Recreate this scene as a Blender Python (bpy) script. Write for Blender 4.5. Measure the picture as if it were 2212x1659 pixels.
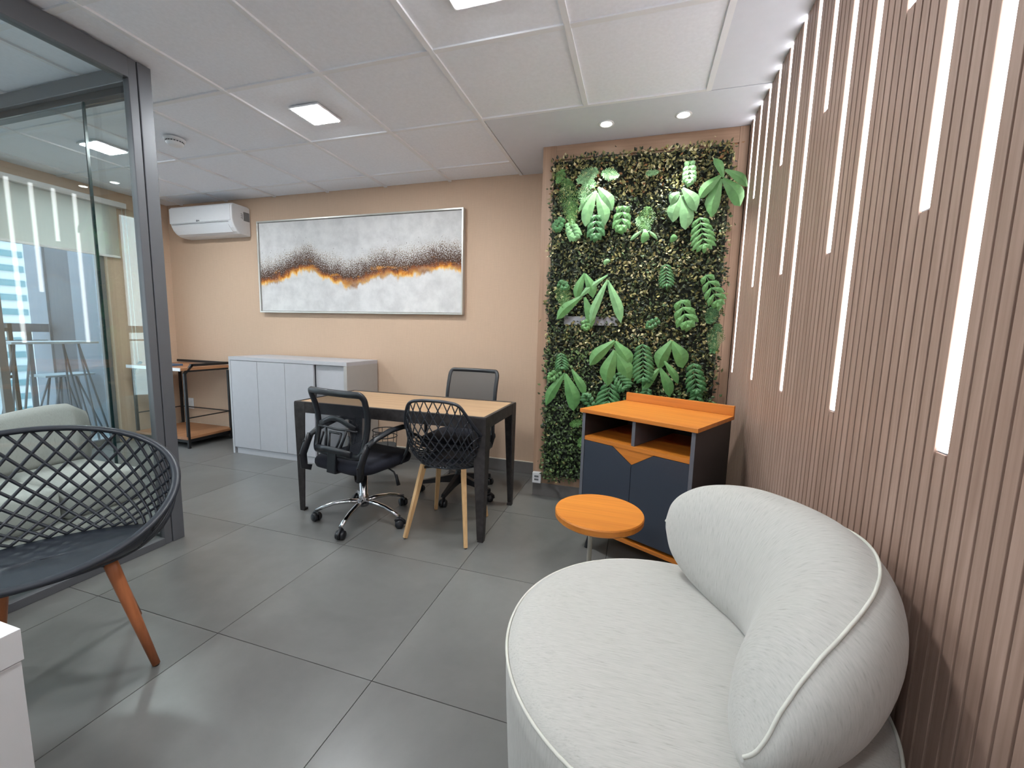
import bpy, bmesh, math, random
from mathutils import Vector, Matrix
from math import sin, cos, pi, radians, sqrt
random.seed(7)
scene = bpy.context.scene
for o in list(bpy.data.objects): bpy.data.objects.remove(o)
COL = scene.collection

# ------------------------------------------------------------ camera
HC = 2.459          # ceiling height
EYE = 1.195
cam = bpy.data.cameras.new('camera'); cam_o = bpy.data.objects.new('camera', cam); COL.objects.link(cam_o)
rt = Vector((0.955624, 0.293479, 0.025539)); dn = Vector((0.059623, -0.107785, -0.992385)); fw = Vector((-0.288491, 0.94987, -0.1205))
M = Matrix((( rt.x, -dn.x, -fw.x, 0), (rt.y, -dn.y, -fw.y, 0), (rt.z, -dn.z, -fw.z, EYE), (0, 0, 0, 1)))
cam_o.matrix_world = M
cam.sensor_fit = 'HORIZONTAL'; cam.sensor_width = 36; cam.lens = 14.5495; cam.clip_start = 0.02; cam.clip_end = 300
scene.camera = cam_o

# ------------------------------------------------------------ world and exposure
SKY_STRENGTH = 3.8
PANEL_E = 205.0      # LED panel emission
STRIP_E = 6.5       # LED line emission
scene.view_settings.view_transform = 'Standard'
scene.view_settings.look = 'None'
scene.view_settings.gamma = 1.0
scene.view_settings.use_curve_mapping = False
scene.view_settings.exposure = 0.17
w = bpy.data.worlds.new('sky'); scene.world = w; w.use_nodes = True
nt = w.node_tree; nt.nodes.clear()
wo = nt.nodes.new('ShaderNodeOutputWorld'); bg = nt.nodes.new('ShaderNodeBackground')
tc = nt.nodes.new('ShaderNodeTexCoord'); sx = nt.nodes.new('ShaderNodeSeparateXYZ'); cr = nt.nodes.new('ShaderNodeValToRGB')
nt.links.new(tc.outputs['Generated'], sx.inputs[0]); nt.links.new(sx.outputs['Z'], cr.inputs[0])
cr.color_ramp.elements[0].position = 0.0; cr.color_ramp.elements[0].color = (0.88, 0.94, 1.0, 1)
cr.color_ramp.elements[1].position = 0.6; cr.color_ramp.elements[1].color = (0.70, 0.84, 1.0, 1)
nt.links.new(cr.outputs[0], bg.inputs[0]); bg.inputs[1].default_value = SKY_STRENGTH
nt.links.new(bg.outputs[0], wo.inputs[0])

# ------------------------------------------------------------ materials
def srgb(r, g, b):
    f = lambda c: (c/255/12.92) if c/255 <= 0.04045 else ((c/255+0.055)/1.055)**2.4
    return (f(r), f(g), f(b), 1)
class N:
    def __init__(s, name):
        s.m = bpy.data.materials.new(name); s.m.use_nodes = True; s.t = s.m.node_tree
        s.b = s.t.nodes['Principled BSDF']; s.out = s.t.nodes['Material Output']
    def n(s, typ, **kw):
        x = s.t.nodes.new(typ)
        for k, v in kw.items():
            if hasattr(x, k): setattr(x, k, v)
            else: x.inputs[k.replace('_', ' ')].default_value = v
        return x
    def l(s, a, b): s.t.links.new(a, b)
    def coords(s, scale=(1, 1, 1), rand=True, src='Object'):
        tc = s.n('ShaderNodeTexCoord'); mp = s.n('ShaderNodeMapping'); mp.inputs['Scale'].default_value = scale
        if rand:
            oi = s.n('ShaderNodeObjectInfo'); mu = s.n('ShaderNodeMath', operation='MULTIPLY'); mu.inputs[1].default_value = 37.0
            s.l(oi.outputs['Random'], mu.inputs[0])
            ad = s.n('ShaderNodeVectorMath', operation='ADD'); s.l(tc.outputs[src], ad.inputs[0]); s.l(mu.outputs[0], ad.inputs[1]); s.l(ad.outputs[0], mp.inputs[0])
        else: s.l(tc.outputs[src], mp.inputs[0])
        return mp.outputs[0]
    def noise(s, co, scale=5, detail=4, rough=0.55, dist=0.0):
        x = s.n('ShaderNodeTexNoise'); s.l(co, x.inputs['Vector']); x.inputs['Scale'].default_value = scale
        x.inputs['Detail'].default_value = detail; x.inputs['Roughness'].default_value = rough; x.inputs['Distortion'].default_value = dist
        return x.outputs['Fac']
    def ramp(s, fac, stops):
        x = s.n('ShaderNodeValToRGB'); s.l(fac, x.inputs[0]); e = x.color_ramp.elements
        while len(e) < len(stops): e.new(0.5)
        for i, (p, c) in enumerate(stops): e[i].position = p; e[i].color = c if len(c) == 4 else (*c, 1)
        return x.outputs[0]
    def mix(s, fac, a, b, mode='MIX'):
        x = s.n('ShaderNodeMix', data_type='RGBA', blend_type=mode)
        if isinstance(fac, (int, float)): x.inputs[0].default_value = fac
        else: s.l(fac, x.inputs[0])
        for i, v in ((6, a), (7, b)):
            if isinstance(v, tuple): x.inputs[i].default_value = v
            else: s.l(v, x.inputs[i])
        return x.outputs[2]
    def bump(s, h, strength=0.2, dist=0.002):
        x = s.n('ShaderNodeBump'); s.l(h, x.inputs['Height']); x.inputs['Strength'].default_value = strength; x.inputs['Distance'].default_value = dist
        s.l(x.outputs[0], s.b.inputs['Normal'])
    def set(s, color=None, rough=None, metal=None, spec=None):
        if color is not None:
            if isinstance(color, tuple): s.b.inputs['Base Color'].default_value = color
            else: s.l(color, s.b.inputs['Base Color'])
        if rough is not None: s.b.inputs['Roughness'].default_value = rough
        if metal is not None: s.b.inputs['Metallic'].default_value = metal
        if spec is not None: s.b.inputs['Specular IOR Level'].default_value = spec
        return s
def plain(name, rgb, rough=0.5, metal=0.0, var=0.06, scale=20, bump=0.0, spec=None):
    x = N(name); c = srgb(*rgb); co = x.coords()
    nz = x.noise(co, scale, 4)
    d = tuple(v*(1-var) for v in c[:3])+(1,); e = tuple(min(1, v*(1+var)) for v in c[:3])+(1,)
    x.set(x.ramp(nz, [(0.3, d), (0.7, e)]), rough, metal, spec)
    if bump: x.bump(x.noise(co, scale*8, 3), bump, 0.001)
    return x.m
def wood(name, a, b, axis=0, rough=0.45, freq=9, rand=True, grain=0.5):
    x = N(name); sc = [freq]*3; sc[axis] = freq*0.06; co = x.coords(tuple(sc), rand)
    n1 = x.noise(co, 1.2, 5, 0.6, 1.2)
    sc2 = [freq*9]*3; sc2[axis] = freq*0.25; co2 = x.coords(tuple(sc2), rand)
    n2 = x.noise(co2, 1.0, 4, 0.6, 0.2)
    c1 = x.ramp(n1, [(0.3, srgb(*a)), (0.7, srgb(*b))])
    g = x.ramp(n2, [(0.35, (0.72, 0.70, 0.68, 1)), (0.6, (1, 1, 1, 1))])
    x.set(x.mix(grain, c1, g, 'MULTIPLY'), rough); x.bump(n2, 0.12, 0.0006)
    return x.m
def emit(name, rgb, strength):
    x = N(name); x.set((0.8, 0.8, 0.8, 1), 0.5); x.b.inputs['Emission Color'].default_value = (*rgb, 1); x.b.inputs['Emission Strength'].default_value = strength
    return x.m
def glass(name, tint=(0.86, 0.93, 0.92), refl=1.0):
    m = bpy.data.materials.new(name); m.use_nodes = True; t = m.node_tree; t.nodes.clear()
    o = t.nodes.new('ShaderNodeOutputMaterial'); mx = t.nodes.new('ShaderNodeMixShader'); tr = t.nodes.new('ShaderNodeBsdfTransparent')
    gl = t.nodes.new('ShaderNodeBsdfGlossy'); fr = t.nodes.new('ShaderNodeFresnel'); mu = t.nodes.new('ShaderNodeMath'); mu.operation = 'MULTIPLY'; mu.use_clamp = True
    tr.inputs[0].default_value = (*tint, 1); gl.inputs['Roughness'].default_value = 0.0; gl.inputs[0].default_value = (0.95, 1, 0.98, 1)
    ge = t.nodes.new('ShaderNodeNewGeometry'); io = t.nodes.new('ShaderNodeMapRange'); io.inputs['To Min'].default_value = 1.5; io.inputs['To Max'].default_value = 1/1.5
    t.links.new(ge.outputs['Backfacing'], io.inputs['Value']); t.links.new(io.outputs[0], fr.inputs[0]); mu.inputs[1].default_value = refl
    t.links.new(fr.outputs[0], mu.inputs[0]); t.links.new(mu.outputs[0], mx.inputs[0]); t.links.new(tr.outputs[0], mx.inputs[1]); t.links.new(gl.outputs[0], mx.inputs[2]); t.links.new(mx.outputs[0], o.inputs[0])
    return m
def meshcloth(name, rgb, trans, weave=900.0):
    x = N(name); x.set(srgb(*rgb), 0.7); tr = x.n('ShaderNodeBsdfTransparent'); mx = x.n('ShaderNodeMixShader')
    mx.inputs[0].default_value = 1-trans
    x.l(tr.outputs[0], mx.inputs[1]); x.l(x.b.outputs[0], mx.inputs[2]); x.l(mx.outputs[0], x.out.inputs[0])
    return x.m

MAT = {}
def concrete():
    x = N('porcelain_tile'); co = x.coords((1, 1, 1), True)
    a = x.noise(co, 1.6, 6, 0.6, 0.4); b = x.noise(co, 14, 5, 0.6)
    c = x.ramp(a, [(0.3, srgb(99, 98, 96)), (0.7, srgb(118, 117, 115))])
    g = x.ramp(b, [(0.3, (0.9, 0.9, 0.9, 1)), (0.7, (1, 1, 1, 1))])
    x.set(x.mix(0.7, c, g, 'MULTIPLY'), 0.29, 0, 0.5)
    return x.m
MAT['tile'] = concrete()
MAT['grout'] = plain('grout', (72, 70, 67), 0.9)
MAT['wallpaper'] = None
def wallpaper(name, base, line=0.05):
    x = N(name); co = x.coords((1, 1, 1), False)
    cx = x.coords((260, 260, 12), False); cz = x.coords((14, 14, 260), False)
    n = x.mix(0.5, x.ramp(x.noise(cx, 1.0, 2), [(0.3, (0, 0, 0, 1)), (0.7, (1, 1, 1, 1))]), x.ramp(x.noise(cz, 1.0, 2), [(0.3, (0, 0, 0, 1)), (0.7, (1, 1, 1, 1))]))
    c = srgb(*base); x.set(x.mix(n, tuple(v*(1-line) for v in c[:3])+(1,), tuple(min(1, v*(1+line)) for v in c[:3])+(1,)), 0.7, 0, 0.25)
    return x.m
MAT['wallpaper'] = wallpaper('woven_wallpaper', (198, 171, 148))
MAT['paint'] = plain('ceiling_paint', (214, 217, 225), 0.8, var=0.015)
MAT['board'] = plain('ceiling_board', (238, 241, 248), 0.9, var=0.03, scale=60, bump=0.4)
MAT['tbar'] = plain('white_bar', (232, 233, 236), 0.5, var=0.01)
MAT['slat'] = wood('slat_veneer', (150, 122, 108), (172, 144, 130), 2, 0.5, 14)
MAT['slatback'] = plain('slat_backing', (70, 50, 40), 0.8)
MAT['panelwood'] = wood('panel_veneer', (156, 124, 100), (178, 146, 122), 2, 0.45, 8)
MAT['strip'] = emit('led_diffuser', (1.0, 0.98, 1.0), STRIP_E)
MAT['panel_led'] = emit('led_panel', (0.93, 0.98, 1.0), PANEL_E)
MAT['spot_led'] = emit('spot_led', (0.97, 1.0, 0.97), 30.0)
MAT['greymetal'] = plain('grey_aluminium', (98, 99, 103), 0.4, 0.2, var=0.02)
MAT['skirting'] = plain('grey_skirting', (112, 108, 106), 0.5)
MAT['glass'] = glass('clear_glass', (0.945, 0.975, 0.97), 1.0)
MAT['glassedge'] = plain('glass_edge', (28, 52, 54), 0.2)
MAT['winglass'] = glass('window_glass', (0.93, 0.96, 0.97), 0.7)
MAT['whiteplastic'] = plain('white_plastic', (226, 226, 228), 0.28, var=0.01)
MAT['greyplastic'] = plain('grey_plastic', (120, 122, 126), 0.5)
MAT['blackplastic'] = plain('black_plastic', (27, 29, 34), 0.35, var=0.04)
MAT['shell'] = plain('graphite_shell', (38, 42, 50), 0.42, var=0.05, scale=8)
MAT['blackmetal'] = plain('black_metal', (32, 31, 32), 0.45, 0.3, var=0.05)
MAT['chrome'] = plain('chrome', (225, 225, 228), 0.12, 1.0, var=0.01)
MAT['seatfabric'] = plain('navy_black_fabric', (20, 22, 34), 0.95, var=0.15, scale=200, bump=0.3)
MAT['meshblack'] = meshcloth('black_mesh', (30, 33, 42), 0.36)
MAT['meshgrey'] = meshcloth('grey_mesh', (78, 76, 75), 0.12)
MAT['deskmetal'] = plain('raw_dark_steel', (58, 54, 54), 0.5, 0.35, var=0.38, scale=26)
MAT['deskwood'] = wood('oak_top', (162, 130, 98), (182, 150, 117), 0, 0.45, 10)
MAT['lightleg'] = wood('beech_leg', (200, 160, 112), (216, 178, 130), 2, 0.45, 10)
MAT['brownleg'] = wood('stained_leg', (166, 96, 58), (186, 114, 72), 2, 0.4, 8)
MAT['cabgrey'] = plain('grey_laminate', (178, 177, 181), 0.5, var=0.02)
MAT['cabside'] = plain('grey_laminate_side', (168, 164, 160), 0.5, var=0.02)
MAT['cabgap'] = plain('dark_gap', (60, 60, 64), 0.6)
MAT['freijo'] = wood('orange_wood', (188, 108, 34), (208, 130, 48), 0, 0.4, 9)
MAT['navy'] = plain('navy_lacquer', (46, 52, 64), 0.45, var=0.02)
MAT['charcoal'] = plain('charcoal_board', (52, 49, 51), 0.5, var=0.04)
MAT['charcoaledge'] = plain('grey_edge', (92, 93, 100), 0.5)
MAT['walnut'] = wood('rack_wood', (150, 100, 66), (176, 126, 88), 1, 0.5, 8)
MAT['white'] = plain('white_laminate', (222, 222, 224), 0.4, var=0.01)
MAT['silver'] = plain('silver_frame', (196, 194, 188), 0.35, 0.5, var=0.03)
MAT['creamleg'] = plain('cream_metal', (214, 208, 196), 0.4)
MAT['panelpale'] = plain('facade_panel_pale', (128, 138, 150), 0.8, var=0.02); MAT['paneldark'] = plain('facade_panel_dark', (88, 96, 106), 0.8, var=0.02)
def blindmat():
    x = N('roller_blind'); x.set(srgb(205, 204, 198), 0.9); tl = x.n('ShaderNodeBsdfTranslucent'); tl.inputs[0].default_value = srgb(240, 240, 234); mx = x.n('ShaderNodeMixShader'); mx.inputs[0].default_value = 0.6
    x.l(x.b.outputs[0], mx.inputs[1]); x.l(tl.outputs[0], mx.inputs[2]); x.l(mx.outputs[0], x.out.inputs[0]); return x.m
MAT['blind'] = blindmat()
MAT['concretewall'] = plain('facade_grey', (112, 122, 134), 0.8)
MAT['facadewhite'] = plain('facade_white', (186, 196, 202), 0.8)
MAT['facadeglass'] = plain('facade_glass', (84, 130, 142), 0.2)
MAT['blue'] = plain('blue_cover', (70, 92, 120), 0.5)
def fabric(name, mode):
    x = N(name)
    if mode == 'u': src, s1 = 'UV', (260, 22, 1)
    elif mode == 'x': src, s1 = 'Object', (26, 420, 420)
    else: src, s1 = 'Object', (380, 380, 26)
    co = x.coords(s1, False, src); fl = x.noise(co, 1.0, 3, 0.6)
    patch = x.noise(x.coords((1, 1, 1) if mode != 'u' else (6, 2, 1), False, src), 9, 2)
    mask = x.ramp(fl, [(0.30, (1, 1, 1, 1)), (0.40, (0, 0, 0, 1))])
    mk = x.mix(1.0, mask, x.ramp(patch, [(0.35, (0.2, 0.2, 0.2, 1)), (0.65, (1, 1, 1, 1))]), 'MULTIPLY')
    soft = x.ramp(fl, [(0.3, srgb(174, 172, 167)), (0.7, srgb(187, 185, 180))])
    x.set(x.mix(mk, soft, srgb(160, 156, 150)), 0.95, 0, 0.15)
    x.b.inputs['Sheen Weight'].default_value = 0.2
    x.bump(fl, 0.25, 0.001)
    return x.m
MAT['fab_x'] = fabric('linen_top', 'x'); MAT['fab_z'] = fabric('linen_side', 'z'); MAT['fab_u'] = fabric('linen_back', 'u')
MAT['piping'] = plain('linen_piping', (206, 205, 196), 0.9)
def leafmat(name, rgb, rough=0.45):
    x = N(name); c = srgb(*rgb); nz = x.noise(x.coords(), 30, 3)
    x.set(x.ramp(nz, [(0.3, tuple(v*0.8 for v in c[:3])+(1,)), (0.7, tuple(v*1.12 for v in c[:3])+(1,))]), rough)
    x.b.inputs['Subsurface Weight'].default_value = 0.0
    return x.m
LEAFC = [(32, 42, 28), (50, 62, 36), (74, 80, 46), (116, 114, 64), (160, 150, 96), (206, 196, 152), (78, 100, 60), (108, 134, 80), (142, 98, 58)]
LEAFM = [leafmat('small_leaf_%d' % i, c, 0.5) for i, c in enumerate(LEAFC)]
MAT['bigleaf'] = leafmat('broad_leaf', (94, 142, 82)); MAT['bigleaf2'] = leafmat('broad_leaf_pale', (124, 170, 116)); MAT['bigleaf3'] = leafmat('frond_green', (70, 118, 70)); MAT['fern'] = leafmat('fern_green', (92, 136, 70)); MAT['fernpale'] = leafmat('fern_pale', (128, 172, 120))
MAT['matdark'] = plain('plant_mat', (24, 28, 20), 0.9)
MAT['greytray'] = plain('grey_tray', (150, 150, 155), 0.6)

# ------------------------------------------------------------ mesh helpers
ROOTM = {}
def rootinv(o):
    while o.parent is not None: o = o.parent
    return ROOTM.get(o.name)
class MB:
    def __init__(s): s.v = []; s.f = []; s.mi = []; s.sm = []; s.uv = None
    def add(s, vs, fs, mi=0, smooth=False):
        b = len(s.v); s.v += [tuple(p) for p in vs]
        for f in fs: s.f.append(tuple(b+i for i in f)); s.mi.append(mi); s.sm.append(smooth)
        return s
    def box(s, c, d, mi=0, rot=None):
        hx, hy, hz = d[0]/2, d[1]/2, d[2]/2
        vs = [Vector((x*hx, y*hy, z*hz)) for z in (-1, 1) for y in (-1, 1) for x in (-1, 1)]
        if rot is not None: vs = [rot @ p for p in vs]
        vs = [p+Vector(c) for p in vs]
        return s.add(vs, [(0, 2, 3, 1), (4, 5, 7, 6), (0, 1, 5, 4), (2, 6, 7, 3), (0, 4, 6, 2), (1, 3, 7, 5)], mi)
    def bx(s, x0, x1, y0, y1, z0, z1, mi=0): return s.box(((x0+x1)/2, (y0+y1)/2, (z0+z1)/2), (x1-x0, y1-y0, z1-z0), mi)
    def loft(s, rings, mi=0, smooth=True, cap=True, closed=True):
        n = len(rings[0]); vs = [p for r in rings for p in r]; fs = []
        for i in range(len(rings)-1):
            for j in range(n if closed else n-1):
                a = i*n+j; b = i*n+(j+1) % n; fs.append((a, b, b+n, a+n))
        s.add(vs, fs, mi, smooth)
        if cap:
            b = len(s.v)-len(vs)
            s.f.append(tuple(b+j for j in reversed(range(n)))); s.mi.append(mi); s.sm.append(False)
            s.f.append(tuple(b+(len(rings)-1)*n+j for j in range(n))); s.mi.append(mi); s.sm.append(False)
        return s
    def tube(s, pts, r, n=8, closed=False, mi=0, flat=1.0, up=None):
        pts = [Vector(p) for p in pts]; L = len(pts); rings = []
        prev = None
        for i, p in enumerate(pts):
            if closed: t = pts[(i+1) % L]-pts[i-1]
            else: t = pts[min(i+1, L-1)]-pts[max(i-1, 0)]
            if t.length < 1e-9: t = Vector((0, 0, 1))
            t.normalize()
            if up is not None:
                u = Vector(up); a = u-t*u.dot(t)
            elif prev is None:
                u = Vector((0, 0, 1)) if abs(t.z) < 0.9 else Vector((1, 0, 0)); a = u-t*u.dot(t)
            else: a = prev-t*prev.dot(t)
            a.normalize(); prev = a; b = t.cross(a)
            rr = r[i] if isinstance(r, (list, tuple)) else r
            rings.append([p+a*(rr*flat*cos(2*pi*k/n))+b*(rr*sin(2*pi*k/n)) for k in range(n)])
        if closed: rings.append(rings[0]); return s.loft(rings, mi, True, False)
        return s.loft(rings, mi, True, True)
    def bar(s, a, b, w, h, w2=None, h2=None, up=(0, 0, 1), mi=0):
        a = Vector(a); b = Vector(b); t = (b-a).normalized(); u = Vector(up)
        if abs(t.dot(u)) > 0.98: u = Vector((0, 1, 0))
        x = t.cross(u).normalized(); y = x.cross(t).normalized(); w2 = w if w2 is None else w2; h2 = h if h2 is None else h2
        vs = [a+x*(sx*w/2)+y*(sy*h/2) for sx, sy in ((-1, -1), (1, -1), (1, 1), (-1, 1))]+[b+x*(sx*w2/2)+y*(sy*h2/2) for sx, sy in ((-1, -1), (1, -1), (1, 1), (-1, 1))]
        return s.add(vs, [(3, 2, 1, 0), (4, 5, 6, 7), (0, 1, 5, 4), (1, 2, 6, 5), (2, 3, 7, 6), (3, 0, 4, 7)], mi)
    def lathe(s, prof, c=(0, 0, 0), n=32, mi=0, axis='z', smooth=True):
        rings = []
        for r, z in prof:
            ring = []
            for k in range(n):
                a = 2*pi*k/n; p = Vector((r*cos(a), r*sin(a), z))
                if axis == 'x': p = Vector((p.z, p.x, p.y))
                if axis == 'y': p = Vector((p.y, p.z, p.x))
                ring.append(p+Vector(c))
            rings.append(ring)
        return s.loft(rings, mi, smooth, True)
    def xf(s, m):
        s.v = [tuple(m @ Vector(p)) for p in s.v]; return s
    def build(s, name, mat, parent=None, bevel=0.0, world=False, smooth_all=False, uv=None):
        me = bpy.data.meshes.new(name)
        vs = s.v
        if world and parent is not None:
            inv = rootinv(parent)
            if inv is not None: vs = [tuple(inv @ Vector(p)) for p in vs]
        me.from_pydata(vs, [], s.f)
        for m in (mat if isinstance(mat, (list, tuple)) else [mat]): me.materials.append(MAT[m] if isinstance(m, str) else m)
        me.polygons.foreach_set('material_index', s.mi); me.polygons.foreach_set('use_smooth', [True]*len(s.f) if smooth_all else s.sm)
        if uv is not None:
            ul = me.uv_layers.new(name='uv')
            for lp in me.loops: ul.data[lp.index].uv = uv[lp.vertex_index]
        me.update()
        o = bpy.data.objects.new(name, me); COL.objects.link(o)
        if parent is not None: o.parent = parent
        if bevel:
            b = o.modifiers.new('bevel', 'BEVEL'); b.width = bevel; b.segments = 2; b.limit_method = 'ANGLE'; b.angle_limit = radians(40)
        return o
def tag(o, label=None, cat=None, group=None, kind=None):
    if label: o['label'] = label
    if cat: o['category'] = cat
    if group: o['group'] = group
    if kind: o['kind'] = kind
    return o
def thing(name, label, cat, loc=(0, 0, 0), rz=0.0, group=None):
    o = bpy.data.objects.new(name, None); COL.objects.link(o); o.empty_display_size = 0.1
    o.location = loc; o.rotation_euler = (0, 0, rz)
    ROOTM[o.name] = (Matrix.Translation(Vector(loc)) @ Matrix.Rotation(rz, 4, 'Z')).inverted()
    return tag(o, label, cat, group)
def structure(o): o['kind'] = 'structure'; return o
def share(o, name, parent, loc=None, rz=None, scale=None):
    c = o.copy(); c.name = name; COL.objects.link(c); c.parent = parent
    if loc is not None: c.location = loc
    if rz is not None: c.rotation_euler = (0, 0, rz)
    if scale is not None: c.scale = scale
    return c

XL, XR, YB, YF = -4.963, 0.552, 3.356, -2.6
XP, YP = -0.703, 2.91      # planted column
# ============================================================ FLOOR
fl = structure(MB().bx(XL-0.15, XR+0.15, YF-0.1, YB+0.15, -0.06, -0.004).build('floor', 'grout'))
tw, th_ = 0.7035, 0.7255
xs = [-0.809+tw*k for k in range(-6, 3)]; ys = [1.098+th_*k for k in range(-6, 5)]
protos = {}
for i in range(len(xs)-1):
    for j in range(len(ys)-1):
        x0, x1, y0, y1 = max(xs[i], XL), min(xs[i+1], XR), max(ys[j], YF), min(ys[j+1], YB)
        if x1-x0 < 0.02 or y1-y0 < 0.02: continue
        g = 0.0014; dx, dy = round(x1-x0-2*g, 4), round(y1-y0-2*g, 4)
        if (dx, dy) not in protos:
            o = MB().box((0, 0, -0.002), (dx, dy, 0.004)).build('floor_tile', 'tile', fl); protos[(dx, dy)] = o
            o.location = ((x0+x1)/2, (y0+y1)/2, 0)
        else: share(protos[(dx, dy)], 'floor_tile', fl, ((x0+x1)/2, (y0+y1)/2, 0))

# ============================================================ CEILING
GX = [0.262-0.6245*k for k in range(0, 9)]; GX = [g for g in GX if g > XL]+[XL]
GY = [2.475-0.6245*k for k in range(0, 9)]
ce = structure(MB().bx(XL-0.15, XR+0.15, YF-0.1, YB+0.15, HC+0.03, HC+0.09).build('ceiling', 'paint'))
m = MB(); m.bx(0.262+0.012, XR+0.02, YF, 2.475, HC, HC+0.03); m.bx(-0.98+0.012, XR+0.02, 2.475+0.006, YB+0.02, HC, HC+0.03)
m.build('plaster_border', 'paint', ce)
protos = {}
ycells = [(3.1, YB)]+[(GY[0], 3.1)]+[(GY[k+1], GY[k]) for k in range(8)]
LEDC = []
for i in range(len(GX)-1):
    x1, x0 = GX[i], GX[i+1]
    for (y0, y1) in ycells:
        if y1 > 2.5 and x1 > -0.9: continue
        if y1 < YF: continue
        y0 = max(y0, YF)
        dx, dy = round(x1-x0-0.004, 3), round(y1-y0-0.004, 3)
        if dx < 0.05 or dy < 0.05: continue
        if (dx, dy) not in protos:
            o = MB().box((0, 0, 0.006), (dx, dy, 0.012)).build('ceiling_tile', 'board', ce); protos[(dx, dy)] = o
            o.location = ((x0+x1)/2, (y0+y1)/2, HC+0.008)
        else: share(protos[(dx, dy)], 'ceiling_tile', ce, ((x0+x1)/2, (y0+y1)/2, HC+0.008))
bw = 0.013
for i, gx in enumerate(GX[:-1]):
    top = 2.475 if gx > -0.9 else YB
    MB().box((0, (top+YF)/2, 0), (bw*2, top-YF, 0.010)).build('grid_bar', 'tbar', ce).location = (gx, 0, HC+0.003)
for gy in [3.1]+GY:
    if gy < YF: continue
    xr = 0.262 if gy <= 2.48 else -0.98
    MB().box(((XL+xr)/2, 0, 0), (xr-XL, bw*2, 0.008)).build('grid_bar', 'tbar', ce).location = (0, gy, HC+0.0045)

# ============================================================ WALLS
wb = structure(MB().bx(XL-0.1, XR+0.1, YB, YB+0.12, 0, HC+0.05).build('wall_back', 'wallpaper'))
structure(MB().bx(XL, XP, YB-0.014, YB, 0, 0.103).build('baseboard_back', 'skirting', None, 0.002))
structure(MB().bx(XL, XP, YB-0.016, YB, 0.103, 0.108).build('trim_1', 'creamleg'))
structure(MB().bx(XL-0.1, XR+0.1, YF-0.12, YF, 0, HC+0.05).build('wall_front', 'paint'))
# planted column (box clad in veneer)
col = structure(MB().bx(XP+0.004, XR, YP+0.012, YB, 0.0, HC).build('wall_column', 'panelwood'))
for (a, b, z0, z1) in ((XP, XP+0.09, 0.1, HC), (0.50, XR, 0.1, HC)):
    MB().box((0, 0, 0), (b-a, 0.012, z1-z0)).build('veneer_panel', 'panelwood', col, 0.001).location = ((a+b)/2, YP+0.006, (z0+z1)/2)
MAT['panelwood_x'] = wood('panel_veneer_horizontal', (156, 124, 100), (178, 146, 122), 0, 0.45, 8)
MB().box((0, 0, 0), (0.50-XP-0.09-0.002, 0.012, 0.09)).build('veneer_panel', 'panelwood_x', col, 0.001).location = ((XP+0.09+0.50)/2, YP+0.006, HC-0.046)
MB().box((0, 0, 0), (0.50-XP-0.09-0.002, 0.012, 2.26)).build('veneer_panel', 'panelwood', col, 0.001).location = ((XP+0.09+0.50)/2, YP+0.0065, 0.1+1.13)
structure(MB().bx(XP, XR, YP-0.002, YP+0.01, 0, 0.1).build('baseboard_column', 'skirting', None, 0.002))
# slatted right wall
wr = structure(MB().bx(XR+0.012, XR+0.13, YF, YB+0.1, 0, HC+0.05).build('wall_right', 'slatback'))
P0 = 0.031
def strip_bottom(k): return (0.992, 1.471, 1.967)[k % 3]
strips = {5*k: strip_bottom(k) for k in range(-8, 13)}
n0 = int(math.floor((YF+0.6-0.96)/P0)); n1 = int((YP-0.012-0.96)/P0)
full = MB().box((0, 0, 0), (0.012, 0.0255, HC)).build('slat', 'slat', wr, 0.001); used = False
cuts = {}
for n in range(n0, n1+1):
    y = 0.96+P0*n
    if n in strips:
        zb = strips[n]
        if zb not in cuts:
            cuts[zb] = MB().box((0, 0, 0), (0.012, 0.0255, zb)).build('slat', 'slat', wr, 0.001); cuts[zb].location = (XR+0.006, y, zb/2)
        else: share(cuts[zb], 'slat', wr, (XR+0.006, y, zb/2))
        continue
    if not used: full.location = (XR+0.006, y, HC/2); used = True
    else: share(full, 'slat', wr, (XR+0.006, y, HC/2))
# LED lines
ordw = ['first', 'second', 'third', 'fourth', 'fifth', 'sixth', 'seventh', 'eighth', 'ninth', 'tenth', 'eleventh', 'twelfth', 'thirteenth']
ln = {0.992: 'long', 1.471: 'medium length', 1.967: 'short'}
ks = sorted(range(-8, 13), reverse=True)
for idx, k in enumerate(ks):
    y = 0.96+0.155*k; zb = strip_bottom(k)
    m = MB(); m.bx(-0.0105, 0.0, -0.0125, 0.0125, 0, HC-zb-0.002, 0); m.bx(-0.008, 0.0, -0.013, 0.013, -0.004, 0, 1)
    o = m.build('led_strip', ['strip', 'greymetal'], None); o.location = (XR+0.0115, y, zb+0.004)
    if idx <= 12: lab = '%s vertical white light line on the slatted wall, %s counted from the plant wall' % (ln[zb], ordw[idx])
    else:  # unseen lines continuing the row, added to help light the room
        lab = '%s added light line on the slatted wall out of view, %s past the nearest visible' % (ln[zb], ordw[idx-13])
    tag(o, lab, 'light', 'light lines on the slatted wall')

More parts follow.
